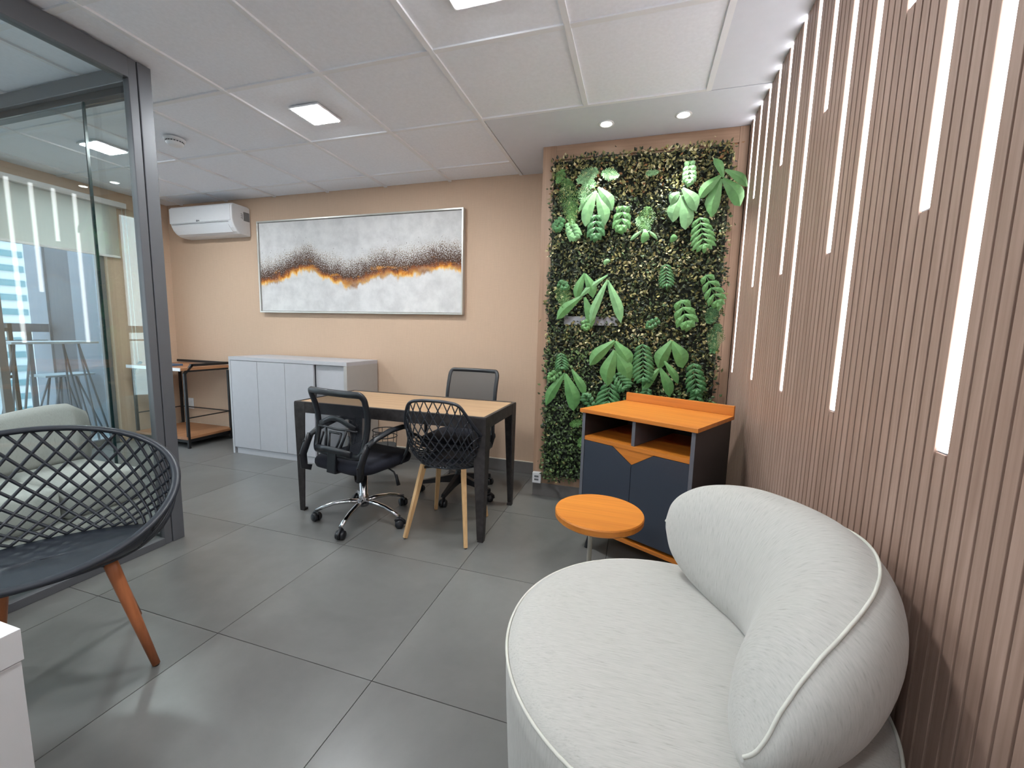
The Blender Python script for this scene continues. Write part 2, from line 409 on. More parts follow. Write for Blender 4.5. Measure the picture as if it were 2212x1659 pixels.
# left wall with windows
WY0, WY1, WZ1 = -1.6, 2.78, 2.33
m = MB()
m.bx(XL-0.16, XL, YF, WY0, 0, HC+0.05); m.bx(XL-0.16, XL, WY1, YB+0.05, 0, HC+0.05); m.bx(XL-0.16, XL, WY0, WY1, WZ1, HC+0.05)
m.bx(XL-0.16, XL, 0.3, 1.3, 0, WZ1)
structure(m.build('wall_left', 'wallpaper'))
for wi, (wa, wz) in enumerate(((1.3, WY1), (WY0, 0.3))):
    win = structure(MB().bx(XL-0.10, XL-0.05, wz-0.05, wz, 0, WZ1).bx(XL-0.10, XL-0.05, wa, wa+0.05, 0, WZ1).bx(XL-0.10, XL-0.05, wa+0.05, wz-0.05, WZ1-0.05, WZ1).bx(XL-0.10, XL-0.05, wa+0.05, wz-0.05, 0, 0.05).build('window_%d' % (wi+1), 'greymetal', None, 0.002))
    pw = (wz-wa-0.1)/2
    for i in range(2):
        ya = wa+0.05+pw*i
        MB().box((0, 0, 0), (0.006, pw-0.04, WZ1-0.14)).build('window_pane', 'winglass', win).location = (XL-0.075, ya+pw/2, WZ1/2)
        if i: MB().box((0, 0, 0), (0.04, 0.05, WZ1-0.1)).build('mullion', 'greymetal', win, 0.002).location = (XL-0.075, ya, WZ1/2)
t = thing('roller_blind', 'white roller blind half lowered over the window wall behind the sofa', 'blind', (XL+0.05, 2.9, 2.33))
MB().bx(XL+0.03, XL+0.032, 1.22, 2.87, 1.85, 2.31).build('blind_cloth', 'blind', t, world=True)
MB().bx(XL+0.022, XL+0.040, 1.22, 2.87, 1.83, 1.852).build('bottom_rail', 'white', t, 0.002, world=True)
MB().bx(XL+0.002, XL+0.08, 1.18, 2.93, 2.31, 2.36).build('head_box', 'white', t, 0.004, world=True)
m = MB(); m.tube([(XL+0.05, 2.905, 2.32), (XL+0.05, 2.91, 0.75), (XL+0.05, 2.925, 0.70), (XL+0.05, 2.94, 0.75), (XL+0.05, 2.935, 2.32)], 0.003, 6)
m.build('pull_chain', 'creamleg', t, world=True)

# ============================================================ GLASS PARTITION
PX, PY = -2.41, 1.60
t = thing('glass_partition', 'grey framed clear glass partition closing off the sofa corner on the left', 'partition', (PX, PY, 0))
m = MB(); m.bx(PX-0.045, PX, PY-0.06, PY, 0, HC-0.001); m.bx(PX-0.045, PX-0.004, PY-0.10, PY-0.062, 0, HC-0.001)
m.build('post', 'greymetal', t, 0.003, world=True)
MB().bx(PX-0.06, PX, -1.6, PY-0.10, 2.365, HC-0.001).build('top_rail', 'greymetal', t, 0.003, world=True)
MB().bx(PX-0.06, PX, -1.6, PY-0.10, 0.0, 0.04).build('bottom_rail', 'greymetal', t, 0.003, world=True)
MB().bx(XL+0.001, PX-0.045, PY-0.06, PY, 2.385, HC-0.001).build('top_rail', 'greymetal', t, 0.003, world=True)
MB().bx(XL+0.001, PX-0.045, PY-0.035, PY+0.02, 2.35, 2.385).build('door_track', 'blackmetal', t, 0.002, world=True)
MB().bx(XL+0.001, PX-0.045, PY-0.045, PY-0.015, 0.0, 0.02).build('bottom_track', 'greymetal', t, world=True)
MB().bx(PX-0.034, PX-0.026, 0.02, PY-0.10, 0.04, 2.365).build('glass_pane', 'glass', t, world=True)
MB().bx(PX-0.034, PX-0.026, -1.58, 0.014, 0.04, 2.365).build('glass_pane', 'glass', t, world=True)
MB().bx(XL+0.02, -2.885, PY-0.034, PY-0.026, 0.02, 2.35).build('glass_pane', 'glass', t, world=True)
g = MB().bx(-2.93, PX-0.05, PY-0.006, PY+0.002, 0.02, 2.35).build('sliding_pane', 'glass', t, world=True)
MB().bx(-2.885, -2.876, PY-0.036, PY-0.024, 0.02, 2.35).build('glass_edge', 'glassedge', t, world=True)

# ============================================================ CEILING FIXTURES
spots = []
for (ax, ay, lab) in ((-1.915, 2.163, 'square white LED ceiling panel above the desk'), (-0.668, 1.538, 'square white LED ceiling panel cut by the top edge of the photo'),
                      (-3.79, 2.163, 'square white LED ceiling panel seen through the glass partition'), (-3.79, 0.29, 'unseen square white LED ceiling panel added for light above the sofa behind glass'),
                      (-1.915, -0.335, 'unseen square white LED ceiling panel added for light behind the viewpoint on the left'), (-0.668, -0.96, 'unseen square white LED ceiling panel added for light behind the viewpoint on the right')):  # panels over the sofa and behind the viewpoint are unseen, added for fill light
    t = thing('ceiling_light_panel', lab, 'ceiling light', (ax, ay, HC), 0, 'square ceiling light panels')
    MB().box((0, 0, -0.003), (0.205, 0.205, 0.010)).build('frame', 'whiteplastic', t, 0.001)
    MB().box((0, 0, -0.009), (0.178, 0.178, 0.003)).build('diffuser', 'panel_led', t)
for (ax, ay, lab) in ((-0.268, 2.69, 'small round downlight above the plant wall, left one'), (0.163, 2.69, 'small round downlight above the plant wall, right one next to the slats')):
    t = thing('downlight', lab, 'ceiling light', (ax, ay, HC), 0, 'round downlights above the plant wall')
    MB().lathe([(0.033, 0.0), (0.044, 0.0), (0.046, -0.003), (0.040, -0.006), (0.032, -0.004), (0.030, 0.0)], n=28).build('trim_ring', 'whiteplastic', t)
    MB().lathe([(0.0, -0.001), (0.029, -0.001), (0.027, -0.005), (0.0, -0.006)], n=24).build('lamp_lens', 'spot_led', t)
    L = bpy.data.lights.new('spot_lamp', 'SPOT'); L.energy = 40; L.spot_size = radians(75); L.spot_blend = 0.5; L.shadow_soft_size = 0.02; L.color = (0.95, 1, 0.95)
    lo = bpy.data.objects.new('lamp_beam', L); COL.objects.link(lo); lo.parent = t; lo.location = (0, 0, -0.012)
t = thing('smoke_detector', 'round white smoke detector on the ceiling beside the glass partition post', 'smoke detector', (-3.12, 2.19, HC))
MB().lathe([(0.0, 0.0), (0.062, 0.0), (0.062, -0.012), (0.052, -0.016)], n=32).build('base', 'whiteplastic', t)
MB().lathe([(0.05, -0.014), (0.051, -0.03), (0.044, -0.042), (0.030, -0.048), (0.0, -0.049)], n=32).build('cover', 'whiteplastic', t)
m = MB()
for k in range(20):
    a = 2*pi*k/20; m.box((0.0505*cos(a), 0.0505*sin(a), -0.024), (0.003, 0.011, 0.006), rot=Matrix.Rotation(a, 3, 'Z'))
m.build('vent_slot', 'blackplastic', t)

# ============================================================ AIR CONDITIONER
t = thing('air_conditioner', 'white split air conditioner mounted high in the back left corner', 'air conditioner', (-4.23, YB, 2.25))
prof = [(0.0, 0.0), (0.0, 0.275), (-0.03, 0.283), (-0.17, 0.283), (-0.195, 0.275), (-0.205, 0.255), (-0.207, 0.14), (-0.198, 0.095), (-0.178, 0.055), (-0.150, 0.025), (-0.115, 0.006), (-0.07, 0.0)]
ax0, ax1, az = -4.64, -3.81, 2.095
rings = []
for x, s in ((ax0, 0.93), (ax0+0.02, 1.0), (ax1-0.02, 1.0), (ax1, 0.95)):
    rings.append([(x, YB-0.003+p*s, az+0.14+(z-0.14)*(0.97 if s < 1 else 1)) for p, z in prof])
MB().loft(rings, smooth=False).build('casing', 'whiteplastic', t, 0.006, world=True)
MB().bx(ax0+0.012, ax1-0.012, YB-0.2125, YB-0.203, az+0.115, az+0.262).build('front_panel', 'whiteplastic', t, 0.004, world=True)
m = MB(); m.add([(ax0+0.05, YB-0.199, az+0.082), (ax1-0.05, YB-0.199, az+0.082), (ax1-0.05, YB-0.155, az+0.020), (ax0+0.05, YB-0.155, az+0.020), (ax0+0.05, YB-0.204, az+0.085), (ax1-0.05, YB-0.204, az+0.085), (ax1-0.05, YB-0.160, az+0.016), (ax0+0.05, YB-0.160, az+0.016)], [(0, 1, 2, 3), (7, 6, 5, 4), (0, 4, 5, 1), (1, 5, 6, 2), (2, 6, 7, 3), (3, 7, 4, 0)])
m.build('air_flap', 'whiteplastic', t, 0.002, world=True)
MB().bx(ax0+0.04, ax1-0.04, YB-0.2095, YB-0.206, az+0.104, az+0.108).build('panel_gap', 'greyplastic', t, world=True)
MB().bx(ax1-0.003, ax1+0.0015, YB-0.075, YB-0.012, az+0.14, az+0.225).build('side_sticker', 'greyplastic', t, world=True)
m = MB()
for dz in (0.16, 0.178, 0.196): m.bx(ax1-0.002, ax1+0.001, YB-0.105, YB-0.088, az+dz, az+dz+0.005)
m.bx(ax1-0.002, ax1+0.001, YB-0.09, YB-0.086, az+0.15, az+0.20); m.build('side_print', 'greyplastic', t, world=True)
m = MB(); m.lathe([(0.0, -0.0006), (0.010, -0.0006), (0.010, 0.0006), (0.0, 0.0006)], (-4.25, YB-0.213, az+0.128), 16, axis='y'); m.bx(-4.236, -4.218, YB-0.2135, YB-0.2125, az+0.122, az+0.134)
m.build('badge', 'greyplastic', t, world=True)

# ============================================================ PAINTING
def painting_mat():
    x = N('abstract_canvas'); tc = x.n('ShaderNodeTexCoord'); sp = x.n('ShaderNodeSeparateXYZ'); x.l(tc.outputs['Object'], sp.inputs[0])
    fc = x.n('ShaderNodeFloatCurve'); cv = fc.mapping.curves[0]
    pts = [(0, .312), (0.117, .372), (0.207, .447), (0.27, .474), (0.342, .387), (0.432, .322), (0.477, .295), (0.568, .347), (0.658, .40), (0.748, .39), (0.838, .43), (0.928, .462), (1.0, .424)]
    cv.points[0].location = pts[0]; cv.points[1].location = pts[-1]
    for p in pts[1:-1]: cv.points.new(*p)
    fc.mapping.update(); x.l(sp.outputs['X'], fc.inputs['Value'])
    def M2(op, a, b):
        q = x.n('ShaderNodeMath', operation=op)
        for i, v in enumerate((a, b)):
            if isinstance(v, (int, float)): q.inputs[i].default_value = v
            else: x.l(v, q.inputs[i])
        return q.outputs[0]
    co = x.coords((2.5, 1, 1), False)
    d = M2('SUBTRACT', sp.outputs['Z'], fc.outputs[0])
    vn = x.noise(x.coords((36, 1, 5), False), 1.0, 4, 0.65); big = x.noise(co, 7, 5, 0.6)
    d = M2('ADD', d, M2('MULTIPLY', M2('SUBTRACT', vn, 0.5), 0.16)); d = M2('ADD', d, M2('MULTIPLY', M2('SUBTRACT', big, 0.5), 0.12))
    bgn = x.ramp(x.noise(co, 6, 6, 0.65), [(0.35, srgb(196, 194, 194)), (0.62, srgb(216, 214, 213))])
    col = x.ramp(M2('ADD', d, 0.2), [(0.155, srgb(214, 212, 210)), (0.19, srgb(232, 186, 110)), (0.212, srgb(206, 130, 44)), (0.235, srgb(134, 76, 40)), (0.27, srgb(78, 56, 45)), (0.37, srgb(92, 68, 52)), (0.43, srgb(142, 122, 102)), (0.54, srgb(208, 206, 202))])
    ogn = x.ramp(x.noise(x.coords((5, 1, 3), False), 1.4, 3), [(0.42, (0, 0, 0, 1)), (0.6, (1, 1, 1, 1))])
    obn = x.ramp(M2('ADD', d, 0.2), [(0.225, (1, 1, 1, 1)), (0.25, (0, 0, 0, 1))])
    col = x.mix(x.mix(1.0, ogn, obn, 'MULTIPLY'), col, x.ramp(vn, [(0.35, srgb(120, 74, 46)), (0.65, srgb(176, 140, 112))]))
    glo = x.ramp(x.noise(x.coords((7, 1, 14), False), 1.3, 3), [(0.56, (0, 0, 0, 1)), (0.66, (0.85, 0.85, 0.85, 1))])
    gbn = x.ramp(M2('ADD', d, 0.2), [(0.20, (0, 0, 0, 1)), (0.22, (1, 1, 1, 1)), (0.27, (1, 1, 1, 1)), (0.31, (0, 0, 0, 1))])
    col = x.mix(x.mix(1.0, glo, gbn, 'MULTIPLY'), col, srgb(206, 136, 50))
    fine = x.noise(co, 90, 3, 0.7); thr = M2('MULTIPLY', d, 0.9)
    sp_m = x.ramp(M2('SUBTRACT', fine, thr), [(0.27, (0, 0, 0, 1)), (0.38, (1, 1, 1, 1))])
    inb = x.ramp(M2('ADD', d, 0.2), [(0.15, (0, 0, 0, 1)), (0.18, (1, 1, 1, 1)), (0.50, (1, 1, 1, 1)), (0.56, (0, 0, 0, 1))])
    msk = x.mix(1.0, sp_m, inb, 'MULTIPLY')
    c2 = x.mix(msk, bgn, col)
    vo = x.n('ShaderNodeTexVoronoi'); x.l(x.coords((62, 1, 24), False), vo.inputs['Vector']); vo.inputs['Scale'].default_value = 1.0
    dots = x.ramp(vo.outputs['Distance'], [(0.10, (1, 1, 1, 1)), (0.16, (0, 0, 0, 1))])
    dz = x.ramp(M2('ADD', d, 0.1), [(0.2, (0, 0, 0, 1)), (0.26, (0.8, 0.8, 0.8, 1)), (0.40, (0.8, 0.8, 0.8, 1)), (0.5, (0, 0, 0, 1))])
    pm = x.mix(1.0, x.mix(1.0, dots, dz, 'MULTIPLY'), x.ramp(x.noise(co, 16, 2), [(0.42, (0, 0, 0, 1)), (0.52, (1, 1, 1, 1))]), 'MULTIPLY')
    x.set(x.mix(pm, c2, srgb(96, 84, 72)), 0.75, 0, 0.2); x.bump(fine, 0.2, 0.001)
    return x.m
MAT['canvas'] = painting_mat()
px0, px1, pz0, pz1 = -3.687, -1.466, 1.345, 2.230
t = thing('painting', 'wide abstract painting of a brown and gold band on white canvas in a silver frame', 'painting', ((px0+px1)/2, YB-0.02, pz0))
cw, chh = px1-px0-0.036, pz1-pz0-0.036
cv = MB(); cv.bx(0, 1, 0, 1, 0, 1); o = cv.build('canvas', 'canvas', t); o.scale = (cw, 0.026, chh); o.location = (px0+0.018-(px0+px1)/2, -0.014, 0.018)
ft = 0.014
for nm, (a, b, c, d) in (('frame_rail', (px0, px1, pz1-ft, pz1)), ('frame_rail', (px0, px1, pz0, pz0+ft)), ('frame_stile', (px0, px0+ft, pz0+ft, pz1-ft)), ('frame_stile', (px1-ft, px1, pz0+ft, pz1-ft))):
    MB().bx(a, b, YB-0.048, YB-0.001, c, d).build(nm, 'silver', t, 0.0015, world=True)

# ============================================================ SOCKETS
t = thing('wall_outlet', 'white wall outlet plate low on the beige back wall behind the rack', 'outlet', (-4.78, YB, 0.3))
MB().bx(-4.83, -4.755, YB-0.010, YB-0.001, 0.265, 0.385).build('cover_plate', 'whiteplastic', t, 0.003, world=True)
MB().bx(-4.812, -4.773, YB-0.013, YB-0.009, 0.295, 0.355).build('socket', 'whiteplastic', t, 0.002, world=True)
t = thing('outlet_box', 'small white double outlet box at the bottom corner of the plant wall column', 'outlet', (-0.665, YP, 0.11))
MB().bx(-0.698, -0.634, YP-0.038, YP-0.003, 0.108, 0.186).build('box_body', 'whiteplastic', t, 0.003, world=True)
m = MB(); m.bx(-0.682, -0.650, YP-0.0405, YP-0.038, 0.152, 0.166); m.bx(-0.682, -0.650, YP-0.0405, YP-0.038, 0.128, 0.142); m.build('socket', 'greyplastic', t, 0.001, world=True)

# ============================================================ LIVING WALL
gx0, gx1, gz0, gz1 = -0.64, 0.485, 0.15, 2.365
GAP = (-0.49, -0.17, 1.275, 1.315)
t = thing('plant_wall', 'vertical garden of small mixed artificial leaves with broad green fronds on the veneered column', 'plant wall', (0, YP, 0.14))
PW = t
MB().bx(gx0+0.02, gx1-0.02, YP-0.018, YP-0.001, gz0+0.02, gz1-0.02).build('backing_mat', 'matdark', t, world=True)
MB().bx(GAP[0]-0.02, GAP[1]+0.02, YP-0.032, YP-0.019, GAP[2]-0.01, GAP[3]+0.01).build('grey_strip', 'greytray', t, 0.002, world=True)
rnd = random.Random(11)
m = MB(); V = m.v; F = m.f; MI = m.mi; SM = m.sm
from mathutils import noise as mnoise
def edge_in(x, z):
    wob = 0.022*mnoise.noise(Vector((x*9, z*9, 1.3)))
    zt = gz1+0.012*mnoise.noise(Vector((x*14, 0, 4)))-0.02*max(0, -(x+0.3))
    return gx0+0.01-wob < x < gx1-0.005+wob+(0.0 if z > 0.9 else -0.01) and gz0-wob < z < zt
cnt = 0
while cnt < 19000:
    x = rnd.uniform(gx0-0.03, gx1+0.03); z = rnd.uniform(gz0-0.03, gz1+0.03)
    if not edge_in(x, z) and rnd.random() > 0.02: continue
    if GAP[0] < x < GAP[1] and GAP[2] < z < GAP[3] and rnd.random() > 0.22: continue
    n = mnoise.noise(Vector((x*4.5, z*4.5, 0.2)))+0.5*mnoise.noise(Vector((x*14, z*14, 3.1)))
    dep = 0.018+0.040*(0.5+0.5*mnoise.noise(Vector((x*8, z*8, 7.7))))+rnd.uniform(-0.014, 0.016)
    p = Vector((x, YP-max(0.016, dep), z))
    up = Vector((rnd.gauss(0, 0.8), -0.25+rnd.gauss(0, 0.35), rnd.gauss(0.25, 0.7))).normalized()
    nr = Vector((rnd.gauss(0, 0.55), -1.0, rnd.gauss(0.25, 0.55))); sd = up.cross(nr)
    if sd.length < 1e-3: continue
    sd.normalize(); nr = sd.cross(up)
    L = rnd.uniform(0.016, 0.032); W = L*rnd.uniform(0.24, 0.36)
    green = z < 0.85 or (x < -0.3 and z < 1.1)
    r = rnd.random()+0.25*n
    if green: mi = 0 if r < .22 else 6 if r < .5 else 7 if r < .78 else 1 if r < .95 else 4
    elif z > 2.1: mi = 0 if r < .2 else 2 if r < .42 else 3 if r < .66 else 4 if r < .84 else 8 if r < .9 else 5
    else: mi = 0 if r < .26 else 1 if r < .46 else 2 if r < .62 else 6 if r < .72 else 3 if r < .84 else 4 if r < .95 else 5
    b = len(V)
    V += [tuple(p), tuple(p+up*L*0.45+sd*W-nr*W*0.3), tuple(p+up*L), tuple(p+up*L*0.45-sd*W-nr*W*0.3), tuple(p+up*L*0.5+nr*0.0)]
    F += [(b, b+1, b+4), (b+1, b+2, b+4), (b+2, b+3, b+4), (b+3, b, b+4)]; MI += [mi]*4; SM += [False]*4
    cnt += 1
tag(m.build('small_foliage', LEAFM, t, world=True), kind='stuff')
# broad leaves: each blade a thin folded lance with two skins
def blade(m, a, b, w, droop=0.012, fold=0.25, n=7, blunt=0.0):
    a = Vector(a); b = Vector(b); t_ = b-a; L = t_.length; t_.normalize(); nrm = Vector((0, -1, 0)); s_ = t_.cross(nrm).normalized(); nrm = s_.cross(t_).normalized()
    if nrm.y > 0: nrm = -nrm
    top = []; bot = []
    for i in range(n+1):
        u = i/n; ww = w*min(1.0, 0.22+1.5*u)*(1 if u < 0.72 else max(0.05, 1-((u-0.72)/0.28)**(1.3+blunt*4)))
        out = 1 if s_.dot(Vector((0, 0, 1))) < 0 else -1
        c = a+t_*(L*u)+s_*(out*w*0.32*max(0, (u-0.6)/0.4)**1.5)*(1 if w > 0.03 else 0.4)+nrm*(0.012*sin(pi*u)*1.0)-nrm*(droop*u*u)
        for lst, off in ((top, 0.0006), (bot, -0.0006)):
            lst.append([c+s_*(ww*0.5)-nrm*(ww*fold*0.5)+nrm*off, c+nrm*off, c-s_*(ww*0.5)-nrm*(ww*fold*0.5)+nrm*off])
    vs = [p for r in top for p in r]+[p for r in bot for p in r]; k = 3*(n+1); fs = []
    for i in range(n):
        for j in range(2):
            q = i*3+j; fs.append((q, q+1, q+4, q+3)); fs.append((k+q+3, k+q+4, k+q+1, k+q))
        for j in (0, 2):
            q = i*3+j; fs.append((q, q+3, k+q+3, k+q))
    fs.append((0, 1, k+1, k)); fs.append((1, 2, k+2, k+1))
    m.add(vs, fs, 0, False)
YLF = YP-0.085
# frond positions on the wall, metres (x, z)
BLADES = [(-0.325, 2.123, -0.407, 1.912, 0.08, 1), (-0.318, 2.111, -0.238, 1.912, 0.085, 1), (-0.314, 2.142, -0.2, 2.01, 0.079, 1), (-0.336, 2.124, -0.442, 2.007, 0.033, 1), (0.188, 2.062, 0.129, 1.916, 0.087, 1), (0.193, 2.062, 0.254, 1.866, 0.09, 1), (0.193, 2.097, 0.298, 1.977, 0.084, 1), (0.179, 2.079, 0.119, 2.026, 0.064, 1), (0.401, 2.155, 0.278, 2.048, 0.07, 0), (0.405, 2.144, 0.345, 1.931, 0.09, 0), (0.415, 2.143, 0.542, 1.999, 0.095, 0), (0.421, 2.184, 0.555, 2.096, 0.06, 0), (0.415, 2.143, 0.368, 2.261, 0.05, 0), (-0.375, 1.606, -0.438, 1.44, 0.067, 0), (-0.371, 1.6, -0.292, 1.455, 0.073, 0), (-0.225, 1.559, -0.338, 1.282, 0.059, 1), (-0.225, 1.559, -0.105, 1.292, 0.071, 1), (-0.224, 1.591, -0.408, 1.455, 0.041, 1), (-0.386, 1.455, -0.563, 1.319, 0.074, 0), (-0.37, 1.449, -0.294, 1.255, 0.074, 0), (-0.157, 1.167, -0.329, 1.018, 0.089, 0), (-0.157, 1.161, -0.033, 1.001, 0.107, 0), (-0.153, 1.103, -0.22, 0.873, 0.113, 0), (-0.147, 1.094, -0.03, 0.903, 0.113, 0), (-0.48, 0.935, -0.625, 0.711, 0.077, 0), (-0.476, 0.929, -0.377, 0.69, 0.109, 0), (-0.433, 0.963, -0.318, 0.797, 0.063, 0), (0.197, 1.177, 0.102, 1.007, 0.099, 0), (0.198, 1.171, 0.298, 1.023, 0.099, 0), (0.137, 1.0, 0.023, 0.851, 0.067, 0), (0.137, 1.0, 0.227, 0.828, 0.073, 0), (0.159, 1.046, 0.262, 0.914, 0.05, 0), (-0.01, 1.867, -0.002, 1.785, 0.056, 0), (-0.019, 1.867, -0.097, 1.808, 0.025, 1), (0.004, 1.866, 0.071, 1.807, 0.022, 1), (0.161, 1.834, 0.167, 1.79, 0.048, 0), (-0.238, 1.692, -0.231, 1.662, 0.047, 1)]
FRONDS = [(-0.32, 1.98, -0.313, 1.826, 4, 0.077, 0.036, 2), (-0.149, 2.026, -0.157, 1.868, 4, 0.074, 0.04, 0), (0.304, 1.928, 0.341, 1.742, 6, 0.088, 0.026, 0), (0.224, 2.259, 0.23, 2.126, 5, 0.052, 0.031, 1), (0.361, 1.588, 0.448, 1.398, 5, 0.073, 0.031, 0), (0.231, 1.437, 0.284, 1.266, 4, 0.086, 0.04, 0), (0.127, 1.654, 0.142, 1.517, 7, 0.06, 0.014, 2), (0.019, 1.154, 0.039, 0.913, 9, 0.086, 0.023, 2), (0.332, 1.042, 0.365, 0.855, 6, 0.075, 0.027, 2), (-0.172, 0.889, -0.182, 0.737, 5, 0.103, 0.027, 2), (0.364, 0.861, 0.365, 0.736, 5, 0.065, 0.024, 2), (-0.511, 1.074, -0.5, 0.966, 6, 0.064, 0.016, 2), (-0.497, 1.943, -0.443, 1.834, 5, 0.062, 0.031, 1), (-0.535, 1.968, -0.582, 1.893, 4, 0.05, 0.031, 2), (-0.145, 0.952, -0.068, 0.858, 5, 0.072, 0.024, 2), (0.114, 1.31, 0.041, 1.261, 4, 0.039, 0.022, 2), (-0.364, 1.303, -0.342, 1.235, 3, 0.043, 0.025, 0), (-0.553, 1.548, -0.485, 1.51, 3, 0.044, 0.025, 2), (-0.28, 0.711, -0.34, 0.796, 4, 0.05, 0.025, 2), (0.071, 0.867, 0.053, 0.792, 4, 0.057, 0.023, 2), (-0.506, 0.953, -0.589, 0.89, 4, 0.045, 0.026, 0)]
FERNS = [(-0.526, 2.213, -0.465, 1.917, 0.092, 3), (-0.325, 2.253, -0.452, 2.184, 0.07, 4), (-0.295, 2.234, -0.184, 2.197, 0.052, 4), (-0.423, 2.193, -0.326, 2.151, 0.054, 4), (-0.547, 2.272, -0.581, 2.182, 0.049, 3), (0.001, 2.006, -0.013, 1.861, 0.077, 3), (-0.062, 1.943, 0.021, 1.854, 0.051, 4), (-0.531, 1.56, -0.491, 1.369, 0.076, 3), (-0.35, 0.602, -0.433, 0.575, 0.044, 3), (-0.023, 2.205, 0.053, 2.204, 0.028, 4), (-0.441, 1.916, -0.48, 1.847, 0.049, 4), (0.456, 1.286, 0.434, 1.104, 0.067, 2), (-0.339, 0.498, -0.361, 0.423, 0.032, 3), (0.43, 1.398, 0.399, 1.285, 0.057, 2), (-0.386, 2.173, -0.41, 2.048, 0.066, 4)]
GREENS = ['bigleaf', 'bigleaf2', 'bigleaf3', 'fern', 'fernpale']
for i, (xa, za, xb, zb, wd, mi) in enumerate(BLADES):
    m = MB(); dy = rnd.uniform(-0.012, 0.012)
    blade(m, (xa, YLF+dy, za), (xb, YLF+dy-0.012, zb), wd*0.92, fold=0.3, blunt=0.22 if i % 5 in (0, 3) else 0.06)
    m.build('leaf', GREENS[mi], PW, world=True)
stems = MB()
for i, (xa, za, xb, zb, n, ll, lw, mi) in enumerate(FRONDS):
    fr = MB(); a = Vector((xa, YLF+0.006, za)); b = Vector((xb, YLF-0.006, zb)); t_ = (b-a); L = t_.length; t_.normalize(); s_ = Vector((t_.z, 0, -t_.x))
    fr.tube([a, a.lerp(b, 0.5)+Vector((0, -0.004, 0)), b], 0.0011, 5)
    for k in range(n):
        u = (k+0.2)/n; p = a.lerp(b, u); sc = 0.75+0.35*sin(pi*u) if k < n-1 else 0.7
        for sg in (-1, 1):
            q = p+s_*(sg*ll*0.78*sc)+t_*(ll*0.62*sc)+Vector((0, rnd.uniform(-0.006, 0.006), 0))
            blade(fr, p, q, lw, droop=0.004, n=4, blunt=0.1)
    blade(fr, b-t_*L*0.12, b+t_*L*0.16, lw, n=4)
    fr.build('frond', GREENS[mi], PW, world=True)
for i, (xa, za, xb, zb, hw, mi) in enumerate(FERNS):
    fr = MB(); a = Vector((xa, YLF+0.01, za)); b = Vector((xb, YLF-0.004, zb)); t_ = (b-a); L = t_.length; t_.normalize(); s_ = Vector((t_.z, 0, -t_.x))
    fr.tube([a, b], 0.0010, 4); n = max(6, int(L/0.011))
    for k in range(n):
        u = k/n; p = a.lerp(b, u); sc = min(1.0, 0.35+u*2.2)*(1-u*0.92)**0.75*(0.85+0.3*rnd.random())
        for sg in (-1, 1):
            tip = p+s_*(sg*hw*sc)+t_*(hw*0.35*sc)+Vector((0, rnd.uniform(-0.01, 0.004), 0))
            for j in range(6):
                c = p.lerp(tip, (j+0.5)/6.0); dd = (tip-p).normalized(); e = dd.cross(Vector((0, -1, 0)))
                for s2 in (-1, 1):
                    r_ = 0.0075*(1-j/9); q = c+e*(s2*r_)+dd*(r_*0.7); w2 = dd*(0.0022)
                    z2 = Vector((0, rnd.uniform(-0.003, 0.003), 0)); bb = len(fr.v)
                    fr.add([c-w2, c+w2, q+z2+w2*0.6, q+z2-w2*0.8], [(0, 1, 2, 3)])
    fr.build('fern_frond', GREENS[mi], PW, world=True)

# ============================================================ DESK
t = thing('desk', 'oak topped desk with a raw dark steel frame and tapered legs', 'desk', (-1.44, 2.39, 0))
dx0, dx1, dy0, dy1, dz = -2.10, -0.785, 2.105, 2.690, 0.728
MB().bx(dx0+0.022, dx1-0.022, dy0+0.022, dy1-0.022, dz-0.018, dz).build('top', 'deskwood', t, 0.001, world=True)
m = MB()
m.bx(dx0, dx1, dy0, dy0+0.02, dz-0.068, dz+0.003); m.bx(dx0, dx1, dy1-0.02, dy1, dz-0.068, dz+0.003)
m.bx(dx0, dx0+0.02, dy0+0.02, dy1-0.02, dz-0.068, dz+0.003); m.bx(dx1-0.02, dx1, dy0+0.02, dy1-0.02, dz-0.068, dz+0.003)
m.build('steel_frame', 'deskmetal', t, 0.002, world=True)
for (cx, sx_) in ((dx0, 1), (dx1, -1)):
    for (cy, sy_) in ((dy0, 1), (dy1, -1)):
        m = MB(); wt, wb2, th = 0.085, 0.036, 0.006; zt, zb = dz-0.003, 0.012
        e = 0.0015; fx = cx+sx_*0.012 if sx_ > 0 else cx
        ring = lambda ww, z, ox: [Vector((ox-sx_*e, cy-sy_*e, z)), Vector((ox+sx_*ww, cy-sy_*e, z)), Vector((ox+sx_*ww, cy+sy_*th, z)), Vector((ox+sx_*th, cy+sy_*th, z)), Vector((ox+sx_*th, cy+sy_*ww, z)), Vector((ox-sx_*e, cy+sy_*ww, z))]
        m.loft([ring(wb2, zb, fx+sx_*0.006), ring(wt*0.93, zt-0.08, cx), ring(wt, zt, cx)], smooth=False)
        m.box((fx+sx_*0.022, cy+sy_*0.016, 0.007), (0.034, 0.034, 0.014))
        m.build('leg', 'deskmetal', t, 0.001, world=True)

